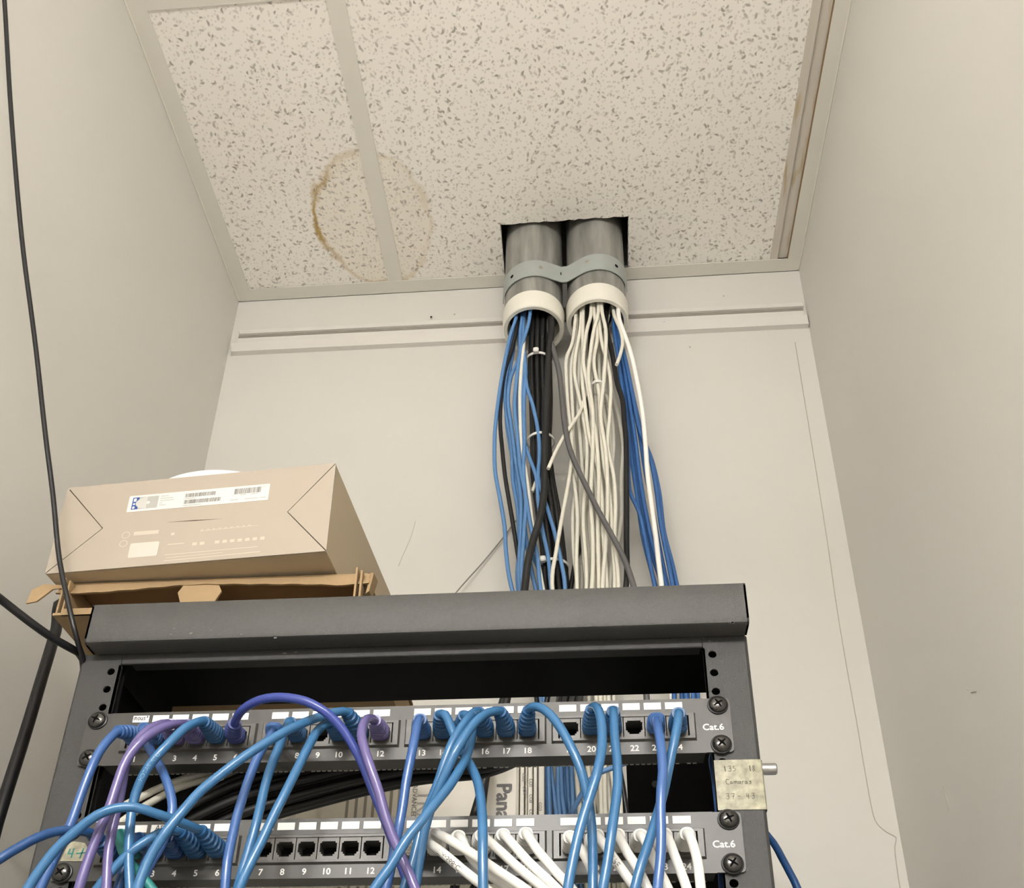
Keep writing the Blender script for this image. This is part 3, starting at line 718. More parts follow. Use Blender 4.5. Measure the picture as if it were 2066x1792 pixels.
# ------------------------------------------------------------------ the rack
rk = E_('equipment_rack', (0, 60, -ZO), label='black steel equipment rack frame with a boxy top lid', cat='rack')
HS = 232.55
hz = [60.325-12.7*0]
def hole_zs():
    zs = []; z = 60.325
    k = 0
    while z > -330:
        zs.append(z); z -= (15.875, 15.875, 12.7)[k % 3]; k += 1
    return zs
HZ = [60.325, 44.45, 28.575] + [15.875-44.45*u+d for u in range(8) for d in (0, -15.875, -31.75)]
def post(side, name):
    """L-shaped upright with a real row of round holes in its front flange"""
    xi, xo = 226.0, 259.5
    m = MB(); zs = sorted(HZ); c = 5.6; y0, y1 = 0.0, 2.2
    X = lambda x: side*x
    def quad(xa, xb, za, zb):
        m.add([(X(xa), y0, za), (X(xb), y0, za), (X(xb), y0, zb), (X(xa), y0, zb)], [(0, 1, 2, 3)])
    zt, zb = 76.0, -ZO
    quad(xi, HS-c, zb, zt); quad(HS+c, xo-2.5, zb, zt)
    cur = zb
    for z in zs:
        quad(HS-c, HS+c, cur, z-c); cur = z+c
        r = 3.1; n = 16; vs = []
        for k in range(n):
            t = 2*math.pi*(k+.5)/n-math.pi; vs.append((X(HS+r*math.cos(t)), y0, z+r*math.sin(t)))
        for k in range(n):
            t = 2*math.pi*(k+.5)/n-math.pi; q = c/max(abs(math.cos(t)), abs(math.sin(t))); vs.append((X(HS+q*math.cos(t)), y0, z+q*math.sin(t)))
        for k in range(n):
            t = 2*math.pi*(k+.5)/n-math.pi; vs.append((X(HS+r*math.cos(t)), 1.6, z+r*math.sin(t)))
        b = [(k, (k+1) % n, n+(k+1) % n, n+k) for k in range(n)] + [(k, (k+1) % n, 2*n+(k+1) % n, 2*n+k) for k in range(n)]
        # corner fillers
        m.add(vs, b)
        for sx in (-1, 1):
            for sz in (-1, 1):
                t1 = vs[n:2*n]
                cs = sorted(t1, key=lambda v: (abs(v[0]-X(HS+sx*c))+abs(v[2]-(z+sz*c))))[:2]
                m.add([cs[0], cs[1], (X(HS+sx*c), y0, z+sz*c)], [(0, 1, 2)])
    quad(HS-c, HS+c, cur, zt)
    # rounded outer corner, side flange, returns
    prof = [(xo-2.5, 0), (xo-.8, .8), (xo, 2.5), (xo, 62), (xo-2, 62), (xo-2, 4), (xo-4, 2.2), (xi, 2.2), (xi, 0)]
    secs = [[(X(x), y, z) for x, y in prof] for z in (zb, zt)]
    nn = len(prof)
    b = secs[0]+secs[1]; m.add(b, [(k, k+1, nn+k+1, nn+k) for k in range(nn-1) if k != 6])
    m.box(X(xi) if side > 0 else X(xi+1.2), X(xi+1.2) if side > 0 else X(xi), 0, 4, zb, 66)
    return m.build(name, M['rack'], parent=rk)
post(-1, 'post'); post(1, 'post')
for sd in (-1, 1):
    xa, xb = sorted((sd*257.4, sd*227)); 
    MB().box(xa, xb, 12, 13, -330, 76).build('hole_shade_sheet', M['rackin'], parent=rk)  # black sheet added behind the post holes to paint their shade
MB().bevbox(-226, 226, 0, 3, 67, 80, .6).box(-226, 226, 3, 26, 76, 79).build('top_bar', M['rack'], parent=rk)
# lid: bent sheet with a front skirt and folded lower edge
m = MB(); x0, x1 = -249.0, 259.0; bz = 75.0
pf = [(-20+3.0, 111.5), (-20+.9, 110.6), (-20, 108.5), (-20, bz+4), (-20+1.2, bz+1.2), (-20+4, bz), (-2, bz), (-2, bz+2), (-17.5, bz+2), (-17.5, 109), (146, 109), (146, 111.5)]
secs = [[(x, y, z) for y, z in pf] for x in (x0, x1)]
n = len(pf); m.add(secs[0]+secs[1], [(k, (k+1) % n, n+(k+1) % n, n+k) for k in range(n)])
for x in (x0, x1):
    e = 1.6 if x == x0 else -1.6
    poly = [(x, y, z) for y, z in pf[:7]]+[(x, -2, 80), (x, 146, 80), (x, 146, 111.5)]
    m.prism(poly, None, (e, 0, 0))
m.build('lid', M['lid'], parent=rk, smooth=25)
MB().box(-246, 256, -16, 145, 107.5, 108.6).box(-247.2, -246, -1, 145, 77, 108).box(255.8, 257.2, -1, 145, 77, 108).build('lid_shade_sheet', M['rackin'], parent=rk)  # black sheets added inside the lid, painting the shade under it
for sd in (-1, 1):
    xa, xb = sorted((sd*255.5, sd*257.5)); MB().box(xa, xb, 62, 205, -330, 106).build('side_panel', M['rackin'], parent=rk)
    xa, xb = sorted((sd*226, sd*258)); MB().box(xa, xb, 205, 208, -ZO, 106).build('rear_post', M['rackin'], parent=rk)
xa = at(1266, 1600, 203).x
rp = MB().box(xa, 257, 200, 204, -330, 104).build('rear_plate', M['rackin'], parent=rk)
p = at(1322, 1583, 199); MB().lathe([(.01, -3), (3.4, -2.8), (4.4, -1), (4.4, 0)], (p.x, 200, p.z), 'y', 14).build('bolt', M['steel'], parent=rp, smooth=30)
MB().lathe([(4.3, 0), (4.3, 14.2), (3.6, 15.2), (.01, 15.3)], (257, 14, -28.5), 'x', 18).build('hinge_pin', M['steel'], parent=rk, smooth=30)
MB().box(-258, 258, 0, 60, -ZO, -ZO+60).box(-258, 258, 150, 208, -ZO, -ZO+60).build('base', M['rack'], parent=rk)
# chips and scratches in the paint
for (a, b, y, s) in ((385,1278,-20.2,1.6),(345,1280,-20.2,.9),(351,1268,-20.2,.8),(425,1272,-20.2,.9),(487,1280,-20.2,1.0),(556,1287,-20.2,1.3),(1478,1256,-20.2,1.8),(575,1318,-.2,2.0),(597,1316,-.2,1.6),(1478,1256,-20.2,1.8),(1432,1294,-.2,1.2)):
    p = at(a, b, y); MB().add([(p.x+s*random.uniform(.5, 1.3)*math.cos(t), y, p.z+s*.6*random.uniform(.5, 1.2)*math.sin(t)) for t in [k*1.047 for k in range(6)]], [tuple(range(6))]).build('paint_chip', M['chip'], parent=rk)

# ------------------------------------------------------------------ patch panels
BX = [-211.0, -103.4, 4.2, 111.8]
def port_x(n):
    g, i = divmod(n-1, 6); return BX[g]+13.5+15.4*i
JZ = -2.6
def screw_parts(par, x, z, rot):
    s = MB().lathe([(6.5, -1.2), (6.4, -2.0), (5.7, -3.0), (4.3, -3.9), (2.4, -4.4), (.01, -4.5)], (x, -2, z), 'y', 24).build('screw', M['screw'], parent=par, smooth=60)
    MB().lathe([(7.5, 0), (7.5, -1.0), (7.2, -1.2), (.01, -1.2)], (x, -2, z), 'y', 24).build('washer', M['washer'], parent=s, smooth=40)
    m = MB()
    for a in (rot, rot+math.pi/2):
        c, q = math.cos(a), math.sin(a); L, W = 3.7, .85
        m.add([(x+c*u*L-q*v*W, -2-4.30-(.48-abs(u)*.48), z+q*u*L+c*v*W) for u, v in ((-1, -.5), (0, -1.1), (1, -.5), (1, .5), (0, 1.1), (-1, .5))], [(0, 1, 4, 5), (1, 2, 3, 4)])
    m.build('cross_recess', M['black_hole'], parent=s)
JACK_ME = None
def patch_panel(zc, label, skip_strip=(), hand=None):
    global JACK_ME
    pn = E_('patch_bay', (0, 0, zc), label=label, cat='patch panel', group='patch panels in the rack')
    o = (0, zc)
    # faceplate: one sheet with four window cut-outs, ears and folded flanges
    xs = [-222]; 
    for b in BX: xs += [b+2, b+102]
    xs += [222]; zs = [-22, -10.6, 8.6, 22]
    m = MB().grid(xs, zs, lambda i, j: not (j == 1 and i % 2 == 1), -2, 0, o)
    for sd in (-1, 1):
        pts = []
        for (cx, cz, a0) in ((238.3, 18.7, 0), (238.3, -18.7, 1)):
            for k in range(5):
                t = math.radians(90*(1-a0)-22.5*k); pts.append((sd*(cx+3*math.cos(t)), -2, zc+cz+3*math.sin(t)))
        pts = [(sd*222, -2, zc+21.7)]+pts+[(sd*222, -2, zc-21.7)]
        m.prism(pts, None, (0, 2, 0))
    m.box(-221, 221, 0, 16, zc+20.4, zc+22).box(-221, 221, 0, 15, zc-22, zc-20.4)
    m.build('faceplate', M['panel'], parent=pn)
    MB().box(-216, 216, 14, 17, zc-19.5, zc+19.5).build('circuit_board', M['rackin'], parent=pn)
    m = MB()
    for g in range(4):
        for k in range(25):
            if random.random() < .9: x = BX[g]+3+k*4.1; m.box(x, x+2.7, 14.2, 15.0, zc-22.6, zc-21.4)
    m.build('contact_teeth', M['pinhole'], parent=pn, kind='stuff')
    for g in range(4):
        x0, x1, z0, z1 = BX[g], BX[g]+104, zc-12.2, zc+10.2
        b = E_('port_block', (x0, -2, zc)); b.parent = pn; b.location = (x0/1000, -.002, 0)
        mm = MB(); ring = []
        for (dx, dz, y) in ((0, 0, -2), (1.2, 1.2, -4.4), (5.0, 3.0, -4.4), (5.0, 3.0, 6)):
            ring.append([(x0+dx, y, z0+dz), (x1-dx, y, z0+dz), (x1-dx, y, z1-dz), (x0+dx, y, z1-dz)])
        mm.loft(ring, cap=False).build('bezel', M['bezel'], parent=b)
        for i in range(6):
            n = g*6+i+1; px = port_x(n)
            if JACK_ME is None:
                jx = [-7.35, -6.0, -4.8, -3.6, -1.9, 1.9, 3.6, 4.8, 6.0, 7.35]; jz = [-8.2, -5.6, -4.2, -2.7, 4.0, 5.2, 8.2]
                op = {0: (), 1: (4,), 2: (3, 4, 5), 3: (2, 3, 4, 5, 6), 4: (), 5: ()}
                opn = lambda ii, jj: (jj == 3 and 1 <= ii <= 7) or (jj == 2 and 2 <= ii <= 6) or (jj == 1 and 3 <= ii <= 5) or (jj == 4 and 2 <= ii <= 6) or (jj == 0 and False)
                jm = MB().grid(jx, jz, lambda a_, c_: not opn(a_, c_), -3.6, 9)
                JACK_ME = jm.mesh('jack', M['jack'])
                JB = MB().box(-7, 7, 8, 10, -8, 7); patch_panel.back = JB.mesh('jack_inside', M['jackin'])
            j = bpy.data.objects.new('jack', JACK_ME); COL.objects.link(j); j.parent = b
            j.location = ((px-x0)/1000, .002, JZ/1000+.0016)
        MB().box(x0+5, x1-5, 9, 10.5, z0+2, z1-2).build('jack_backing', M['jackin'], parent=b)
    for n in range(1, 25):
        x = port_x(n)
        if n in skip_strip: continue
        wd = 6.2
        x1 = x+wd-1.4
        if hand and n == 13 and zc < -10: x1 += 15.4
        if hand and n == 14 and zc < -10: continue
        ls = MB().box(x-wd-1.4, x1, -2.35, -2.0, zc+13.6, zc+19.2).build('label_strip', M['paper'], parent=pn)
        if hand and n in hand:
            m = MB(); strokes(m, hand[n], (x-wd-1.2, -2.4, zc+14.2), (1, 0, 0), (0, 0, 1), 1.0, .5, .1); m.build('handwriting', M['ink'], parent=ls)
    for n in range(1, 25):
        m = MB(); put_text(m, str(n), 6.4, (port_x(n)-.2, -2, zc-19.3), (1, 0, 0), (0, 0, 1), .12, bold=.16); m.build('number', M['print'], parent=pn)
    m = MB(); put_text(m, 'Cat.6', 7.0, (228.0, -2, zc-4.0), (1, 0, 0), (0, 0, 1), .12, bold=.16); m.build('lettering', M['print'], parent=pn, label='white panel lettering')
    for sx in (-1, 1):
        for sz in (-1, 1): screw_parts(pn, sx*HS, zc+sz*15.875, random.uniform(.2, 1.2))
    return pn
mous = [[(0.8,1.2),(0.8,3.4),(1.3,3.8),(1.7,3.2),(1.7,1.4),(1.7,3.2),(2.3,3.8),(2.7,3.2),(2.7,1.2)],
        [(4.6,3.6),(3.8,3.3),(3.6,2.2),(4.0,1.3),(4.8,1.4),(5.2,2.3),(5.0,3.3),(4.6,3.6)],
        [(6.0,3.6),(5.9,1.8),(6.4,1.2),(7.1,1.5),(7.3,3.5),(7.3,1.2)],
        [(9.4,3.4),(8.6,3.6),(8.2,3.0),(8.8,2.5),(9.3,2.0),(8.9,1.3),(8.1,1.4)], [(10.6,3.2),(10.8,4.6),(11.2,3.8),(10.7,3.1)]]
adt = [[(3.0,0.6),(4.8,4.6),(6.0,0.6)], [(3.8,2.0),(5.6,2.0)], [(7.4,.8),(7.3,4.2),(9.2,3.9),(9.6,2.3),(8.8,1.0),(7.4,.8)]]
p1 = patch_panel(0, 'upper black patch panel whose ports hold only blue and purple plugs', hand={1: mous})
p2 = patch_panel(-88.9, 'lower black patch panel with white cables plugged in on its right half', hand={3: adt, 13: []})

# ------------------------------------------------------------------ patch cables
def boot_mesh(P, w0, col):
    """ribbed plug boot lofted along its own short axis"""
    s = spline(P, .8); m = MB(); n = len(s); secs = []
    for i, p in enumerate(s):
        u = i/(n-1)
        T = (s[min(i+1, n-1)]-s[max(i-1, 0)]).normalized()
        X = Vector((1, 0, 0)); X = (X-T*X.dot(T)).normalized(); Z = X.cross(T)
        if u < .22: w, h, e = 5.6, 4.3, 5
        else:
            k = (u-.22)/.78
            w = (6.7-2.1*k**1.5); h = (6.5-2.0*k**1.5); e = 3.6-1.2*k
            if .12 < k < .94 and (int(k*13) % 2): w -= .95; h -= .95
        ring = []
        for q in range(16):
            t = 2*math.pi*(q+.5)/16; c, d = math.cos(t), math.sin(t)
            f = (abs(c)**e+abs(d)**e)**(-1/e)
            ring.append(p+X*(c*f*w)+Z*(d*f*h))
        secs.append(ring)
    return m.loft(secs)

def cord_print(pts, r, txt, s0, size, mat_, parent):
    """ink printed round the jacket: text wrapped onto the tube"""
    key = (txt,)
    if key not in _TC: _TC[key] = text_mesh(txt, 1.0)
    vs, fs = _TC[key]
    cum = [0]
    for i in range(1, len(pts)): cum.append(cum[-1]+(pts[i]-pts[i-1]).length)
    def frame(s):
        i = max(1, min(len(cum)-1, next((k for k, c in enumerate(cum) if c >= s), len(cum)-1)))
        t = (s-cum[i-1])/max(1e-6, cum[i]-cum[i-1]); p = pts[i-1].lerp(pts[i], t)
        T = (pts[min(i+1, len(pts)-1)]-pts[max(i-2, 0)]).normalized()
        N = Vector((.1, -.75, -.62)); N = (N-T*N.dot(T)).normalized(); return p, T, N, N.cross(T)
    out = []
    for v in vs:
        p, T, N, B = frame(s0+v.x*size); a = -(v.y*size-size*.35)/r
        out.append(p + (N*math.cos(a)+B*math.sin(a))*(r+.07))
    m = MB().add(out, fs); m.build('jacket_print', mat_, parent=parent)

ORD = {1: 'first'}
def patch(panel_z, port, col, px, label, group, r=3.2, tipY=-29, prt=None, boot=True, ext=(170, 1.0)):
    zc = panel_z
    P0 = Vector((port_x(port), -1.0, zc+JZ)); 
    W = [at(a, b, y) for a, b, y in px]
    tip = W[0]
    mid = P0+Vector((0, -13, 0))+(tip-P0)*.08
    d = (W[-1]-W[-2]).normalized()
    tail = [W[-1]+d*60+Vector((0, 6, -10)), W[-1]+d*110+Vector((0, 18, -60)), W[-1]+d*120+Vector((0, 24, -170))]
    full = spline([mid, tip]+W[1:]+tail, 5)
    base = W[-1]
    t = E_('patch_cable', tuple(P0), label=label, cat='cable', group=group)
    boot_mesh([P0, P0+Vector((0, -8, 0)), mid, tip+(W[1]-tip).normalized()*1.5], 12, col).build('plug_boot', BOOT[col], parent=t, smooth=30)
    MB().tube(full, r, 14).build('cord', CABLE[col], parent=t, smooth=80)
    if prt:
        cord_print(full, r, prt[0], prt[1], prt[2], M[prt[3]], t)
    return t
U, L = 0.0, -88.9
GU, GLB, GLW = 'blue and purple cables in the upper patch panel', 'blue cables in the lower patch panel', 'white cables in the lower patch panel'
up = [
 (1, 'blue2', [(241,1474,-31),(222,1490,-38),(199,1520,-44),(178,1566,-46),(161,1612,-46),(144,1660,-46),(128,1694,-46),(106,1740,-46),(83,1790,-46)], 'bright blue patch cable in port 1 of the upper panel, dropping left'),
 (2, 'blue2', [(289,1468,-30),(291,1484,-38),(302,1511,-40),(325,1551,-42),(343,1597,-44),(348,1630,-44),(342,1665,-44),(326,1705,-44),(300,1750,-42),(284,1792,-40)], 'bright blue patch cable in port 2 of the upper panel, bowing right'),
 (3, 'purple', [(346,1462,-30),(326,1461,-42),(300,1472,-52),(275,1499,-56),(255,1537,-58),(247,1580,-57),(239,1620,-56),(229,1662,-56),(220,1713,-56),(215,1790,-56)], 'purple patch cable in port 3 of the upper panel'),
 (4, 'purple', [(380,1463,-31),(358,1461,-44),(328,1468,-56),(290,1491,-64),(256,1532,-66),(236,1583,-66),(222,1626,-66),(201,1675,-66),(178,1735,-66),(160,1790,-66)], 'purple patch cable in port 4 of the upper panel'),
 (5, 'blue', [(413,1456,-33),(396,1458,-42),(374,1469,-50),(340,1501,-56),(304,1541,-58),(281,1582,-56),(268,1624,-54),(262,1675,-54),(260,1725,-54),(262,1790,-54)], 'blue patch cable in port 5 of the upper panel, ribbed boot tilted left'),
 (6, 'royal', [(473,1462,-28),(479,1446,-38),(492,1430,-48),(526,1412,-58),(566,1407,-64),(616,1415,-66),(654,1435,-64),(679,1457,-60),(704,1491,-55),(729,1536,-50),(747,1581,-46),(766,1628,-44),(790,1690,-44),(808,1740,-44),(826,1792,-44)], 'royal blue patch cable in port 6 looping high over the upper panel'),
 (7, 'blue2', [(551,1474,-28),(543,1490,-36),(526,1516,-40),(510,1551,-42),(493,1599,-44),(479,1644,-46),(468,1692,-48),(459,1738,-50),(454,1790,-50)], 'bright blue patch cable in port 7 of the upper panel'),
 (8, 'blue', [(586,1456,-29),(575,1474,-36),(564,1504,-40),(551,1536,-42),(538,1574,-44),(526,1624,-46),(515,1670,-48),(501,1720,-48),(488,1763,-48),(480,1792,-48)], 'blue patch cable in port 8 of the upper panel'),
 (10, 'blue', [(668,1459,-30),(653,1463,-38),(637,1480,-44),(622,1507,-48),(601,1549,-52),(576,1599,-56),(553,1644,-58),(529,1695,-60),(504,1745,-62),(484,1790,-62)], 'blue patch cable in port 10 of the upper panel'),
 (11, 'blue', [(703,1438,-31),(679,1437,-40),(641,1448,-48),(591,1468,-58),(541,1496,-66),(490,1529,-72),(440,1567,-76),(403,1598,-80),(371,1634,-84),(337,1676,-86),(308,1720,-86),(288,1763,-86),(278,1792,-86)], 'long blue patch cable in port 11 sweeping down left across the upper panel'),
 (12, 'purple', [(757,1454,-29),(744,1450,-42),(734,1459,-54),(729,1484,-61),(737,1516,-64),(750,1556,-64),(765,1599,-62),(777,1644,-60),(792,1687,-58),(808,1725,-56),(824,1760,-56),(837,1792,-56)], 'purple patch cable in port 12 of the upper panel'),
 (13, 'blue2', [(848,1450,-28),(843,1458,-38),(838,1484,-44),(830,1524,-46),(820,1574,-46),(813,1624,-46),(805,1670,-46),(797,1710,-44),(786,1763,-44),(779,1792,-44)], 'bright blue patch cable in port 13 of the upper panel'),
 (14, 'blue', [(886,1443,-29),(898,1442,-35),(911,1471,-37),(927,1507,-37),(950,1546,-38),(964,1579,-44),(971,1624,-54),(974,1675,-62),(974,1725,-64),(975,1790,-64)], 'blue patch cable in port 14, passing behind its neighbours and bowing right'),
 (15, 'blue', [(935,1443,-29),(946,1449,-34),(953,1470,-36),(950,1495,-38),(943,1521,-44),(928,1551,-54),(906,1587,-62),(881,1618,-68),(850,1657,-72),(820,1695,-74),(790,1745,-74),(758,1790,-74)], 'blue patch cable in port 15 crossing left in front of the others'),
 (16, 'blue', [(966,1436,-31),(952,1441,-40),(936,1461,-48),(914,1496,-52),(898,1536,-52),(883,1582,-50),(868,1620,-48),(854,1660,-46),(844,1695,-46),(834,1738,-46),(816,1792,-46)], 'blue patch cable in port 16 with pale jacket print'),
 (17, 'blue', [(1011,1436,-32),(986,1438,-42),(961,1455,-52),(941,1481,-58),(922,1511,-60),(902,1554,-58),(884,1597,-54),(869,1632,-50),(858,1670,-48),(850,1715,-46),(838,1792,-44)], 'blue patch cable in port 17 of the upper panel, bending left'),
 (18, 'blue', [(1066,1434,-29),(1074,1427,-38),(1088,1427,-44),(1108,1440,-49),(1130,1468,-52),(1150,1503,-54),(1166,1538,-54),(1179,1579,-52),(1186,1612,-50),(1193,1662,-50),(1196,1725,-52),(1196,1790,-54)], 'blue patch cable in port 18 arching to the right'),
 (20, 'blue', [(1193,1432,-30),(1200,1426,-40),(1208,1434,-50),(1213,1456,-58),(1215,1486,-62),(1212,1524,-66),(1203,1566,-68),(1188,1614,-68),(1173,1662,-68),(1158,1725,-68),(1146,1790,-68)], 'blue patch cable in port 20 hooking over and dropping left'),
 (21, 'blue', [(1237,1434,-29),(1238,1443,-42),(1240,1486,-50),(1245,1536,-54),(1246,1587,-56),(1240,1637,-58),(1233,1687,-60),(1226,1738,-60),(1217,1790,-60)], 'blue patch cable in port 21 of the upper panel, hanging straight'),
 (23, 'blue2', [(1324,1452,-28),(1326,1462,-40),(1331,1487,-50),(1335,1522,-56),(1337,1559,-58),(1334,1595,-60),(1333,1634,-60),(1334,1674,-60),(1333,1726,-60),(1327,1790,-60)], 'bright blue patch cable in port 23 of the upper panel'),
 (24, 'blue', [(1369,1438,-29),(1369,1447,-40),(1364,1478,-44),(1356,1517,-44),(1348,1556,-44),(1338,1603,-46),(1325,1648,-50),(1309,1700,-54),(1293,1747,-56),(1282,1790,-56)], 'blue patch cable in port 24 crossing behind its left neighbour'),
]
import re
ORDU = dict(zip(range(1, 25), 'first second third fourth fifth sixth seventh eighth ninth tenth eleventh twelfth thirteenth fourteenth fifteenth sixteenth seventeenth eighteenth nineteenth twentieth twenty-first twenty-second twenty-third twenty-fourth'.split()))
for port, col, px, lab in up:
    patch(U, port, col, px, re.sub(r'port (\d+)', lambda q: 'the %s port' % ORDU[int(q.group(1))], lab), GU, prt={5: ('UTP  PATCH', 78, 3.9, 'bluepr'), 16: ('0000729', 22, 3.4, 'bluepr')}.get(port))
lowb = [
 (1, 'navy', [(190,1684,-30),(174,1679,-38),(151,1675,-44),(113,1678,-52),(76,1690,-60),(38,1710,-66),(0,1733,-72),(-60,1775,-76)], 'blue patch cable in port 1 of the lower panel, leaving leftwards'),
 (2, 'teal', [(240,1682,-30),(242,1690,-38),(247,1717,-42),(262,1740,-42),(279,1760,-42),(304,1790,-42)], 'teal green patch cable in port 2 of the lower panel'),
 (3, 'navy', [(279,1689,-30),(270,1704,-36),(258,1735,-38),(246,1765,-40),(238,1795,-40)], 'dark blue patch cable in port 3 of the lower panel'),
 (4, 'navy', [(338,1688,-31),(324,1694,-38),(308,1714,-42),(292,1745,-44),(280,1795,-44)], 'dark blue patch cable in port 4 of the lower panel'),
 (5, 'blue', [(366,1680,-32),(346,1677,-40),(322,1682,-48),(296,1696,-52),(270,1714,-54),(247,1735,-54),(222,1762,-54),(196,1794,-54)], 'blue patch cable in port 5 of the lower panel, ribbed boot tilted left'),
 (6, 'blue', [(406,1677,-33),(388,1669,-42),(362,1658,-52),(315,1642,-66),(272,1629,-74),(234,1631,-78),(196,1645,-80),(156,1675,-80),(113,1714,-80),(81,1755,-80),(57,1792,-80)], 'blue patch cable in port 6 of the lower panel, arching far left'),
]
for port, col, px, lab in lowb: patch(L, port, col, px, re.sub(r'port (\d+)', lambda q: 'the %s port' % ORDU[int(q.group(1))], lab), GLB)
loww = [
 (13, [(846,1686,-29),(858,1696,-36),(893,1721,-42),(931,1753,-46),(960,1776,-48),(984,1796,-48)]),
 (14, [(876,1682,-29),(890,1686,-38),(908,1695,-42),(936,1712,-44),(964,1730,-46),(1001,1755,-48),(1039,1780,-50),(1062,1796,-50)]),
 (15, [(924,1686,-28),(932,1696,-34),(938,1708,-36),(951,1731,-38),(976,1756,-38),(1009,1781,-38),(1030,1796,-38)]),
 (16, [(970,1684,-29),(986,1697,-36),(1014,1722,-40),(1042,1748,-42),(1072,1773,-44),(1097,1794,-44)]),
 (17, [(1014,1683,-28),(1022,1690,-35),(1042,1712,-40),(1067,1740,-42),(1097,1768,-44),(1124,1794,-44)]),
 (18, [(1060,1680,-28),(1068,1691,-36),(1084,1715,-40),(1105,1740,-42),(1127,1765,-44),(1154,1794,-44)]),
 (19, [(1149,1687,-28),(1157,1697,-34),(1176,1719,-38),(1190,1748,-40),(1206,1780,-42),(1214,1796,-42)]),
 (20, [(1204,1684,-28),(1212,1695,-36),(1228,1718,-40),(1249,1747,-42),(1270,1776,-44),(1284,1796,-44)]),
 (21, [(1246,1683,-28),(1252,1695,-35),(1267,1723,-39),(1286,1752,-42),(1306,1792,-44)]),
 (22, [(1291,1684,-28),(1300,1695,-36),(1312,1719,-39),(1326,1750,-42),(1347,1792,-44)]),
 (23, [(1340,1682,-28),(1348,1692,-36),(1361,1726,-40),(1374,1760,-42),(1386,1794,-44)]),
 (24, [(1385,1681,-28),(1393,1690,-37),(1401,1713,-40),(1408,1742,-42),(1414,1794,-44)]),
]
ORDW = dict(zip(range(1, 25), 'first second third fourth fifth sixth seventh eighth ninth tenth eleventh twelfth thirteenth fourteenth fifteenth sixteenth seventeenth eighteenth nineteenth twentieth twenty-first twenty-second twenty-third twenty-fourth'.split()))
for port, px in loww:
    patch(L, port, 'white', px, 'white patch cable in the %s port of the lower panel' % ORDW[port], GLW, prt={13: ('TIA-568-C.', 52, 5.0, 'bar'), 20: ('TYPE', 42, 5.4, 'bar')}.get(port))

# white cables tucked behind the left post, and blue ones behind the right
for px, lab in (([(440,1553,40),(400,1563,38),(340,1582,34),(281,1610,28),(236,1634,22),(196,1664,18),(172,1704,16)], 'upper of two pale grey cables curving behind the left rack post'),
                ([(420,1572,44),(360,1590,38),(300,1622,32),(250,1655,26),(215,1690,22),(200,1720,20)], 'lower of two pale grey cables curving behind the left rack post')):
    e = at(*px[-1]); s0 = at(*px[0])
    hang('network_cable', 'wall_white', 3.0, path(px, top=[s0+Vector((60, 30, 30)), s0+Vector((26, 8, 10))], tail=[e+Vector((-4, 2, -60)), e+Vector((-4, 10, -260))]), lab, 'cable', 'pale cables behind the left post')
hang('network_cable', 'blue2', 3.0, path([(1437,1535,40),(1441,1560,36),(1446,1600,34),(1452,1660,34),(1455,1720,36),(1458,1795,38)], top=[Vector((245, 60, 30))], tail=[Vector((236, 40, -200)), Vector((236, 40, -420))]), 'bright blue cable running down just inside the right rack post', 'cable')
hang('network_cable', 'navy', 3.0, path([(1470,1640,150),(1530,1668,130),(1560,1700,120),(1578,1732,110),(1594,1762,104),(1612,1800,100)], top=[Vector((200, 260, 0))], tail=[at(1640,1880,96)+Vector((4, 0, -60))]), 'dark blue cable curving out behind the right side of the rack', 'cable')
hang('network_cable', 'wall_blue', 2.8, path([(1152,1648,330),(1163,1622,326),(1176,1598,322),(1190,1575,318),(1205,1562,316),(1232,1551,314)], tail=[at(1262,1540,314)], top=[at(1140,1690,334), at(1120,1780,340)]), 'blue cable looping diagonally in front of the white cables behind the rack', 'cable')

# ------------------------------------------------------------------ loose black cables at the left
hang('black_cord', 'black2', 2.2, path([(4,-70,-178),(9,0,-160),(22,220,-126),(44,480,-86),(72,700,-58),(92,880,-42),(107,1000,-32),(120,1130,-24),(134,1200,-22),(148,1262,-20),(158,1300,-12),(170,1345,4)], top=[V_ for V_ in [Vector((-416, -260, 1050))]], tail=[Vector((-268, 30, 20)), Vector((-270, 40, -300))]),
     'thin black cord hanging in front of the boxes from the ceiling', 'cord', step=12)
hang('black_cord', 'black2', 3.4, path([(-60,1160,-92),(0,1208,-64),(60,1255,-44),(110,1290,-24),(146,1310,-10),(168,1330,8)], tail=[Vector((-266, 34, 10)), Vector((-272, 44, -300))], top=[Vector((-425, -190, 190)), Vector((-408, -170, 176))]),
     'black cord running in from the left edge to the rack corner', 'cord')
hang('black_cord', 'black2', 5.4, path([(128,1215,130),(113,1272,118),(84,1370,100),(48,1490,82),(16,1590,66),(-6,1660,58),(-40,1790,50)], top=[Vector((-330, 474, 330)), Vector((-318, 400, 300)), Vector((-308, 250, 215))], tail=[Vector((-330, 40, -220)), Vector((-330, 40, -420))]),
     'thick black cord slanting down between the boxes and the left wall', 'cord')

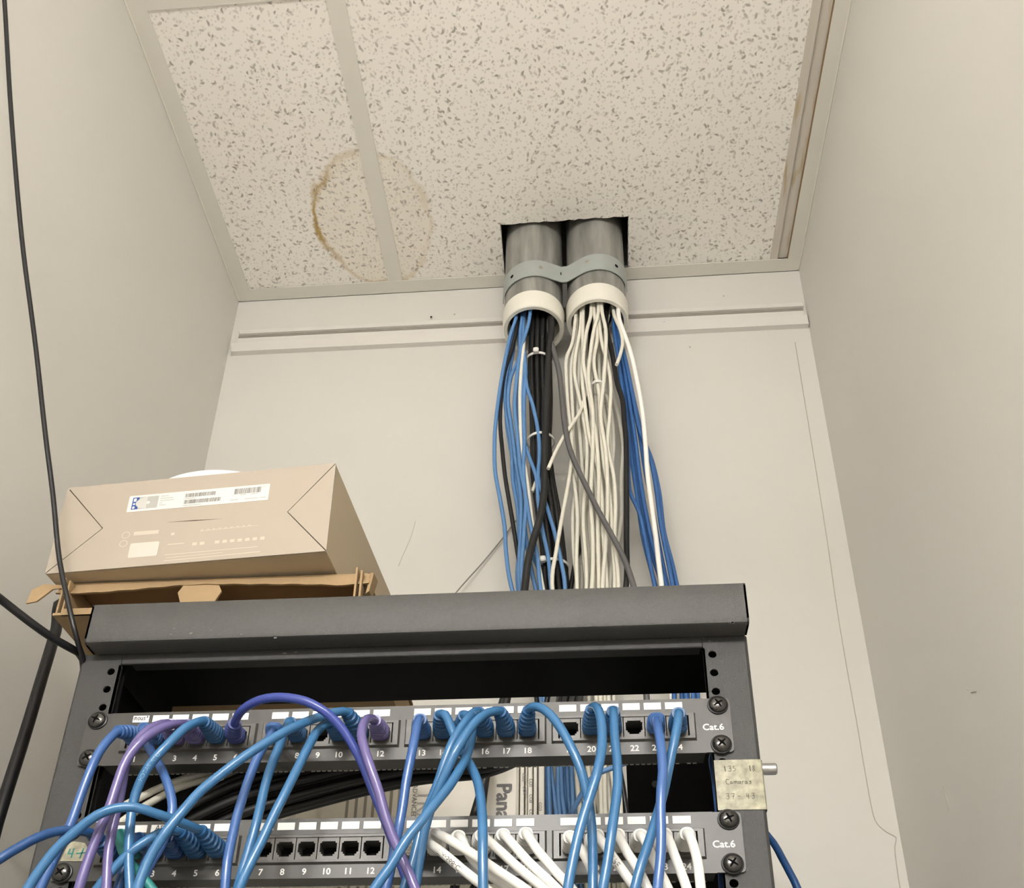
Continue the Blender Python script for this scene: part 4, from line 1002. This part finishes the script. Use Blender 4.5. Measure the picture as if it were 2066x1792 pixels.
# ------------------------------------------------------------------ boxes on the rack lid
kb = E_('cardboard_box', (-165, 100, 111.5), label='opened brown cardboard mailer box lying on the rack lid', cat='box')
bx0, bx1, by0, by1, bz0, bz1 = -290.0, -40.0, -5.0, 235.0, 111.7, 152.5
MB().box(bx0, bx1, by0, by1, bz0, bz0+2.2).build('bottom_panel', M['kraft'], parent=kb)
MB().box(bx0, bx1, by1-2.5, by1, bz0+2.2, bz1-1.6).build('back_wall', M['kraft'], parent=kb)
for x in (bx0, bx1-5.5):
    MB().box(x, x+1.6, by0+3, by1-2.5, bz0+2.2, bz1-1.6).box(x+3.9, x+5.5, by0+4, by1-2.5, bz0+2.2, bz1-4).build('side_wall', M['kraft'], parent=kb)
MB().hexa([(bx0+7, by0, bz0), (bx1-7, by0, bz0), (bx1-7, by0+1.8, bz0), (bx0+7, by0+1.8, bz0), (bx0+7, by0-1.0, bz0+5.4), (bx1-7, by0-1.0, bz0+5.4), (bx1-7, by0+1.2, bz0+5.4), (bx0+7, by0+1.2, bz0+5.4)]).build('front_lip', M['kraft'], parent=kb)
MB().box(bx0+7, bx1-7, 60, 62, bz0+2.2, bz1-4).build('inner_flap', M['kraftin'], parent=kb)
MB().box(bx0-2, bx1+2, 9, by1, bz1-1.6, bz1).build('lid_panel', M['kraft'], parent=kb)
m = MB(); secs = []; N = 40
for k in range(N+1):
    t = k/N; x = bx0-7+(bx1-bx0+12)*t
    dip = 2.4*math.exp(-((t-.93)/.09)**2)+1.6*math.exp(-((t-.05)/.12)**2)-1.6*math.exp(-((t-.42)/.16)**2)
    zt, zb = bz1-.2-1.5*math.exp(-(t/.06)**2), 139.6-dip+.35*math.sin(k*1.7)
    yb = 1.5+1.5*math.sin(t*9)
    secs.append([(x, 9.5, zt), (x, yb, zb), (x, yb+1.9, zb-.2), (x, 11.4, zt-.6)])
m.loft(secs).build('lid_flap', M['kraft'], parent=kb)
tx0, tx1 = at(363, 1180, 1).x, at(448, 1180, 1).x; zt = 141.0; zl = at(405, 1214, 1).z
MB().prism([(tx0+3, 1.2, zt), (tx0-.5, 1.0, zt-7), (tx0+4, .2, zl-2), (tx1-4, .2, zl-2), (tx1+.5, 1.0, zt-7), (tx1-3, 1.2, zt)], None, (0, 1.8, 0)).build('tuck_tab', M['kraft'], parent=kb)
e0, e1 = at(100, 1180, 3), at(50, 1215, -2)
MB().prism([(e0.x+13, 5, e0.z+.2), (e0.x-5, 3, e0.z+.8), (e0.x-13, 1, e0.z-6), (e1.x+1, -1, e1.z+1), (e1.x+1, -2, e1.z-1.5), (e1.x+9, -1, e1.z+1), (e0.x+4, 2.5, e0.z-5), (e0.x+13, 4, e0.z-3)], None, (.4, 1.6, .4)).build('dust_flap', M['kraft'], parent=kb)
MB().hexa([(bx1+3, 3, 128), (bx1+6, 2, 130), (bx1+6, 14, 130), (bx1+3, 14, 128), (bx1+5, 6, 151), (bx1+8, 4, 149), (bx1+9, 16, 149), (bx1+6, 16, 151)]).build('dust_flap', M['kraft'], parent=kb)

YAWB, ROLLB = -.0566, -.0106
def rot_b():
    return Matrix.Rotation(YAWB, 3, 'Z') @ Matrix.Rotation(ROLLB, 3, 'Y')
RB = rot_b(); OB = Vector((-307.06, -4.0, 153.94)); WB, HB, DB = 240.4, 91.7, 235.0
def bw(x, y, z): return tuple(RB @ Vector((x, y, z)) + OB)
class BoxMB(MB):
    def build(s, *a, **k):
        s.v = [bw(*p) for p in s.v]; return MB.build(s, *a, **k)
cb = E_('product_carton', tuple(OB), label='cream product carton with a white barcode sticker on top of the brown box', cat='box')
BoxMB().bevbox(.3, WB-.3, 1.6, DB, .2, HB-.2, .5).build('carton_body', M['creamside'], parent=cb)
BoxMB().box(1, WB-1, 1.2, 1.9, 1, HB-1).build('inner_backing', M['fold'], parent=cb)
def face_uv(px, py):               # a point of the photograph on the carton's front face, in the face's own mm
    n = RB @ Vector((0, 1, 0)); v = ray(px, py); t = (OB-CAM).dot(n)/v.dot(n); p = CAM+v*t-OB
    q = RB.transposed() @ p; return q.x, q.z
aL, aR = face_uv(207, 1066), face_uv(580, 1033)
def flap(pts, name):
    c = Vector((sum(p[0] for p in pts)/len(pts), sum(p[1] for p in pts)/len(pts)))
    BoxMB().prism([(x, 0, z) for x, z in pts], None, (0, 1.3, 0)).build(name, M['cream'], parent=cb)
g = .42
flap([(g*1.2, 0), (WB-g*1.2, 0), (aR[0]-g, aR[1]), (WB-g*1.2, HB), (g*1.2, HB), (aL[0]+g, aL[1])], 'centre_flap')
flap([(0, g*1.6), (aL[0]-g, aL[1]), (0, HB-g*1.6)], 'side_flap'); flap([(WB, g*1.6), (WB, HB-g*1.6), (aR[0]+g, aR[1])], 'side_flap')
s0, s1 = face_uv(337, 1054), face_uv(448, 1047)
BoxMB().prism([(s0[0], -.08, s0[1]), ((s0[0]+s1[0])/2, -.08, (s0[1]+s1[1])/2-.4), (s1[0], -.08, s1[1]), ((s0[0]+s1[0])/2, -.08, (s0[1]+s1[1])/2+.5)], None, (0, .06, 0)).build('slit', M['fold'], parent=cb)
# sticker, placed in the face's own coordinates
q = [face_uv(255, 1035), face_uv(541, 1008), face_uv(545, 975), face_uv(262, 1003)]
sx0, sx1 = (q[0][0]+q[3][0])/2, (q[1][0]+q[2][0])/2; sz0, sz1 = (q[0][1]+q[1][1])/2, (q[2][1]+q[3][1])/2
def rrect(x0, x1, z0, z1, r, y):
    pts = []
    for cx, cz, a in ((x1-r, z1-r, 0), (x0+r, z1-r, 90), (x0+r, z0+r, 180), (x1-r, z0+r, 270)):
        for k in range(4):
            t = math.radians(a+30*k); pts.append((cx+r*math.cos(t), y, cz+r*math.sin(t)))
    return pts
stk = BoxMB().prism(rrect(sx0, sx1, sz0, sz1, .9, -.18), None, (0, .17, 0)).build('sticker', M['sticker'], parent=cb)
SW, SH = sx1-sx0, sz1-sz0
def su(u, v): return sx0+SW*u, sz0+SH*v
def srect(mb, u0, u1, v0, v1, lift=-.22):
    (x0, z0), (x1, z1) = su(u0, v0), su(u1, v1); mb.add([(x0, lift, z0), (x1, lift, z0), (x1, lift, z1), (x0, lift, z1)], [(0, 1, 2, 3)])
m = BoxMB(); srect(m, .028, .075, .13, .88); m.build('blue_block', M['stkblue'], parent=stk)
m = BoxMB(); srect(m, .075, .215, .13, .88, -.215); m.build('picture', M['stkgrey'], parent=stk)
m = BoxMB()
(x0, z0), (x1, z1) = su(.055, .15), su(.20, .86)
cx, cz = x0+(x1-x0)*.55, (z0+z1)/2
m.add([(x0+(cx-x0)+(cx-x0)*math.cos(t), -.24, cz+(z1-z0)*.5*math.sin(t)) for t in [math.radians(90+k*9) for k in range(21)]], [tuple(range(21))]).build('picture_disc', M['stkgrey2'], parent=stk)
m = BoxMB(); (xx, zz) = su(.145, .5); m.add([(xx+1.5*math.cos(t), -.26, zz+1.5*math.sin(t)) for t in [k*.5236 for k in range(12)]], [tuple(range(12))]); srect(m, .036, .056, .62, .82, -.25); srect(m, .036, .052, .42, .52, -.25); srect(m, .036, .052, .18, .32, -.25); m.build('picture_marks', M['sticker'], parent=stk)
m = BoxMB()
def barcode(u0, u1, v0, v1):
    u = u0
    while u < u1:
        b = random.choice((.0022, .0034, .0045)); srect(m, u, min(u+b, u1), v0, v1); u += b+random.choice((.0016, .0026, .004))
barcode(.405, .62, .60, .84); barcode(.405, .665, .20, .44); barcode(.755, .94, .52, .86)
m.build('barcode', M['bar'], parent=stk)
m = BoxMB()
for v, u1 in ((.80, .285), (.66, .32), (.52, .33), (.38, .25), (.24, .275)): srect(m, .228, u1, v, v+.045)
for u0, u1, v in ((.405, .48, .50), (.40, .53, .08), (.745, .75, .44), (.80, .84, .44), (.875, .92, .44), (.735, .79, .16), (.835, .93, .16), (.945, .985, .16)): srect(m, u0, u1, v, v+.045)
(xx, zz) = su(.955, .80); put_text(m, 'UPC', 3.0, (xx, 0, zz), (1, 0, 0), (0, 0, 1), .25)
m.build('small_print', M['stkgrey'], parent=stk)
# faint white print under the slit
m = BoxMB()
def fbar(pa, pb, h, lift=-.06):
    a, b = face_uv(*pa), face_uv(*pb); m.add([(a[0], lift, a[1]-h/2), (b[0], lift, b[1]-h/2), (b[0], lift, b[1]+h/2), (a[0], lift, a[1]+h/2)], [(0, 1, 2, 3)])
fbar((330,1132), (525,1113), .7); fbar((332,1120), (520,1103), .6); fbar((334,1126), (450,1115), .5)
for k in range(10):
    xx = 388+k*15.2; yy = 1098-(xx-388)*.085
    if k not in (2,): fbar((xx, yy), (xx+9, yy-.8), 3.0)
fbar((338,1099), (372,1096), .8); fbar((404,1072), (520,1060), .4)
for k in range(9): fbar((405+k*12, 1070-k*1.2), (410+k*12, 1069-k*1.2), .7)
fbar((345,1078), (352,1077), 2.6)
fbar((270,1077), (320,1073), 3.8)
for (a, b) in ((254,1080), (249,1097)):
    c = face_uv(a, b); ring = []
    for k in range(16):
        t = 2*math.pi*k/16; t2 = 2*math.pi*(k+1)/16
        for r0, r1 in ((3.0, 3.6),):
            m.add([(c[0]+r0*math.cos(t), -.06, c[1]+r0*math.sin(t)), (c[0]+r1*math.cos(t), -.06, c[1]+r1*math.sin(t)), (c[0]+r1*math.cos(t2), -.06, c[1]+r1*math.sin(t2)), (c[0]+r0*math.cos(t2), -.06, c[1]+r0*math.sin(t2))], [(0, 1, 2, 3)])
m.build('faint_print', M['faint'], parent=cb)
c0, c1 = face_uv(257, 1126), face_uv(322, 1092)
BoxMB().prism(rrect(c0[0], c1[0], c0[1], c1[1], 1.6, -.05), None, (0, .04, 0)).build('pale_print_block', M['faint2'], parent=cb)

# round white device lying on the carton
ap = E_('access_point', tuple(bw(88, 108, HB)), label='round white plastic disc device lying on top of the cream carton', cat='device')
c = Vector(bw(108, 112, HB))
MB().lathe([(50, 0.2), (84, 0.4), (90, 4), (92, 10), (91.6, 17)], c, n=64).build('base', M['disc'], parent=ap, smooth=40)
MB().lathe([(91.6, 17), (91.0, 17.6), (91.0, 18.4), (91.6, 19)], c, n=64).build('seam', M['discline'], parent=ap, smooth=40)
MB().lathe([(91.6, 19), (90, 26), (84, 32), (70, 36.5), (40, 39.5), (.1, 40)], c, n=64).build('dome', M['disc'], parent=ap, smooth=60)

# ------------------------------------------------------------------ tape notes
tp = E_('tape_note', (243, -.3, -66), label='yellowed masking tape with faded pencil writing stuck on the right rack post', cat='tape')
tpl = [(227.4, -27.2), (236, -26.6), (248, -27.2), (257.2, -26.8)]
m = MB(); secs = []
pr = [(226.6, .2), (226.4, -.35), (240, -.55), (256.6, -.5), (259.2, -.2), (260.2, 1.4), (260.3, 12)]
secs = [[(x, y, z) for x, y in pr] for z in (-65.2, -46, -27.2)]
nn = len(pr); m.add(sum(secs, []), [(a*nn+k, a*nn+k+1, (a+1)*nn+k+1, (a+1)*nn+k) for a in range(2) for k in range(nn-1)])
m.build('tape', M['tape'], parent=tp, smooth=30)
m = MB(); Zt = lambda s, ox, oz, k=1.0: strokes(m, s, (ox, -.62, oz), (1, 0, 0), (0, 0, 1), k, .38, .05)
d3 = [[(0,4),(1.6,4.2),(1.4,2.6),(.6,2.4),(1.6,2.0),(1.6,.6),(.8,0),(0,.4)]]
d7 = [[(0,4),(2,4.1),(.9,0)], [(.4,2.2),(1.8,2.2)]]
d8 = [[(1,2.2),(.2,3.2),(.8,4.2),(1.6,3.6),(1,2.2),(.2,1.0),(.8,0),(1.7,.7),(1,2.2)]]
d5 = [[(1.8,4),(.4,4),(.3,2.4),(1.4,2.5),(1.7,1.2),(.9,.1),(.1,.4)]]
d4 = [[(.2,4),(.1,1.8),(1.8,1.9)], [(1.4,3.6),(1.3,0)]]
d1 = [[(0,3.2),(.6,4.2),(.7,0)], [(.3,3.8),(.4,.2)]]
dash = [[(0,2),(1.8,2.1)]]
for s, ox in ((d1, 233.2), (d3, 236.2), (d5, 239.2), (d1, 250.6), (d8, 252.6)): Zt(s, ox, -36.2)
cam_w = [[(1.8,3.6),(.7,4),(0,2.6),(.4,1),(1.8,.8)], [(3.4,2.4),(2.5,2.3),(2.4,1.1),(3.3,1.2),(3.4,2.4),(3.6,1)], [(4.4,1),(4.4,2.4),(5.2,2.5),(5.3,1),(5.4,2.3),(6.2,2.4),(6.3,1)], [(8,2.4),(7.1,2.3),(7,1.1),(7.9,1.2),(8,2.4),(8.2,1)], [(9.1,1),(9.1,2.4),(10,2.4)], [(11.6,2.4),(10.8,2.3),(10.7,1.1),(11.5,1.2),(11.6,2.4),(11.8,1)], [(14,2.6),(13,2.4),(13.8,1.7),(13.6,.9),(12.8,1)]]
Zt(cam_w, 233.4, -47.0, 1.25)
for s, ox in ((d3, 233.0), (d7, 236.4), (dash, 240.6), (d4, 246.6), (d3, 250.4)): Zt(s, ox, -57.2)
m.build('handwriting', M['pencil'], parent=tp)
tq = E_('tape_note', (-226, -2.1, -196+100), label='small masking tape scrap marked 4+ in green on the lower left panel ear', cat='tape')
a = [at(x, y, -2.4) for x, y in ((121,1738), (175,1738), (182,1718), (171,1701), (150,1698), (139,1701))]
MB().prism([(p.x, -2.5, p.z) for p in a], None, (0, .3, 0)).build('tape', M['tape'], parent=tq)
m = MB(); g0 = at(136, 1729, -2.6)
strokes(m, [[(.6,5.6),(0,2.6),(3.2,2.6)], [(3.0,5.8),(2.6,.2)], [(9.4,5.8),(8.4,-.2)], [(5.6,2.6),(12.4,3.2)]], (g0.x, -2.62, g0.z-.6), (1, 0, 0), (0, 0, 1), 1.12, .95, .05)
m.build('handwriting', M['greenink'], parent=tq)

for o in bpy.data.objects:
    if '_o' in o: del o['_o']
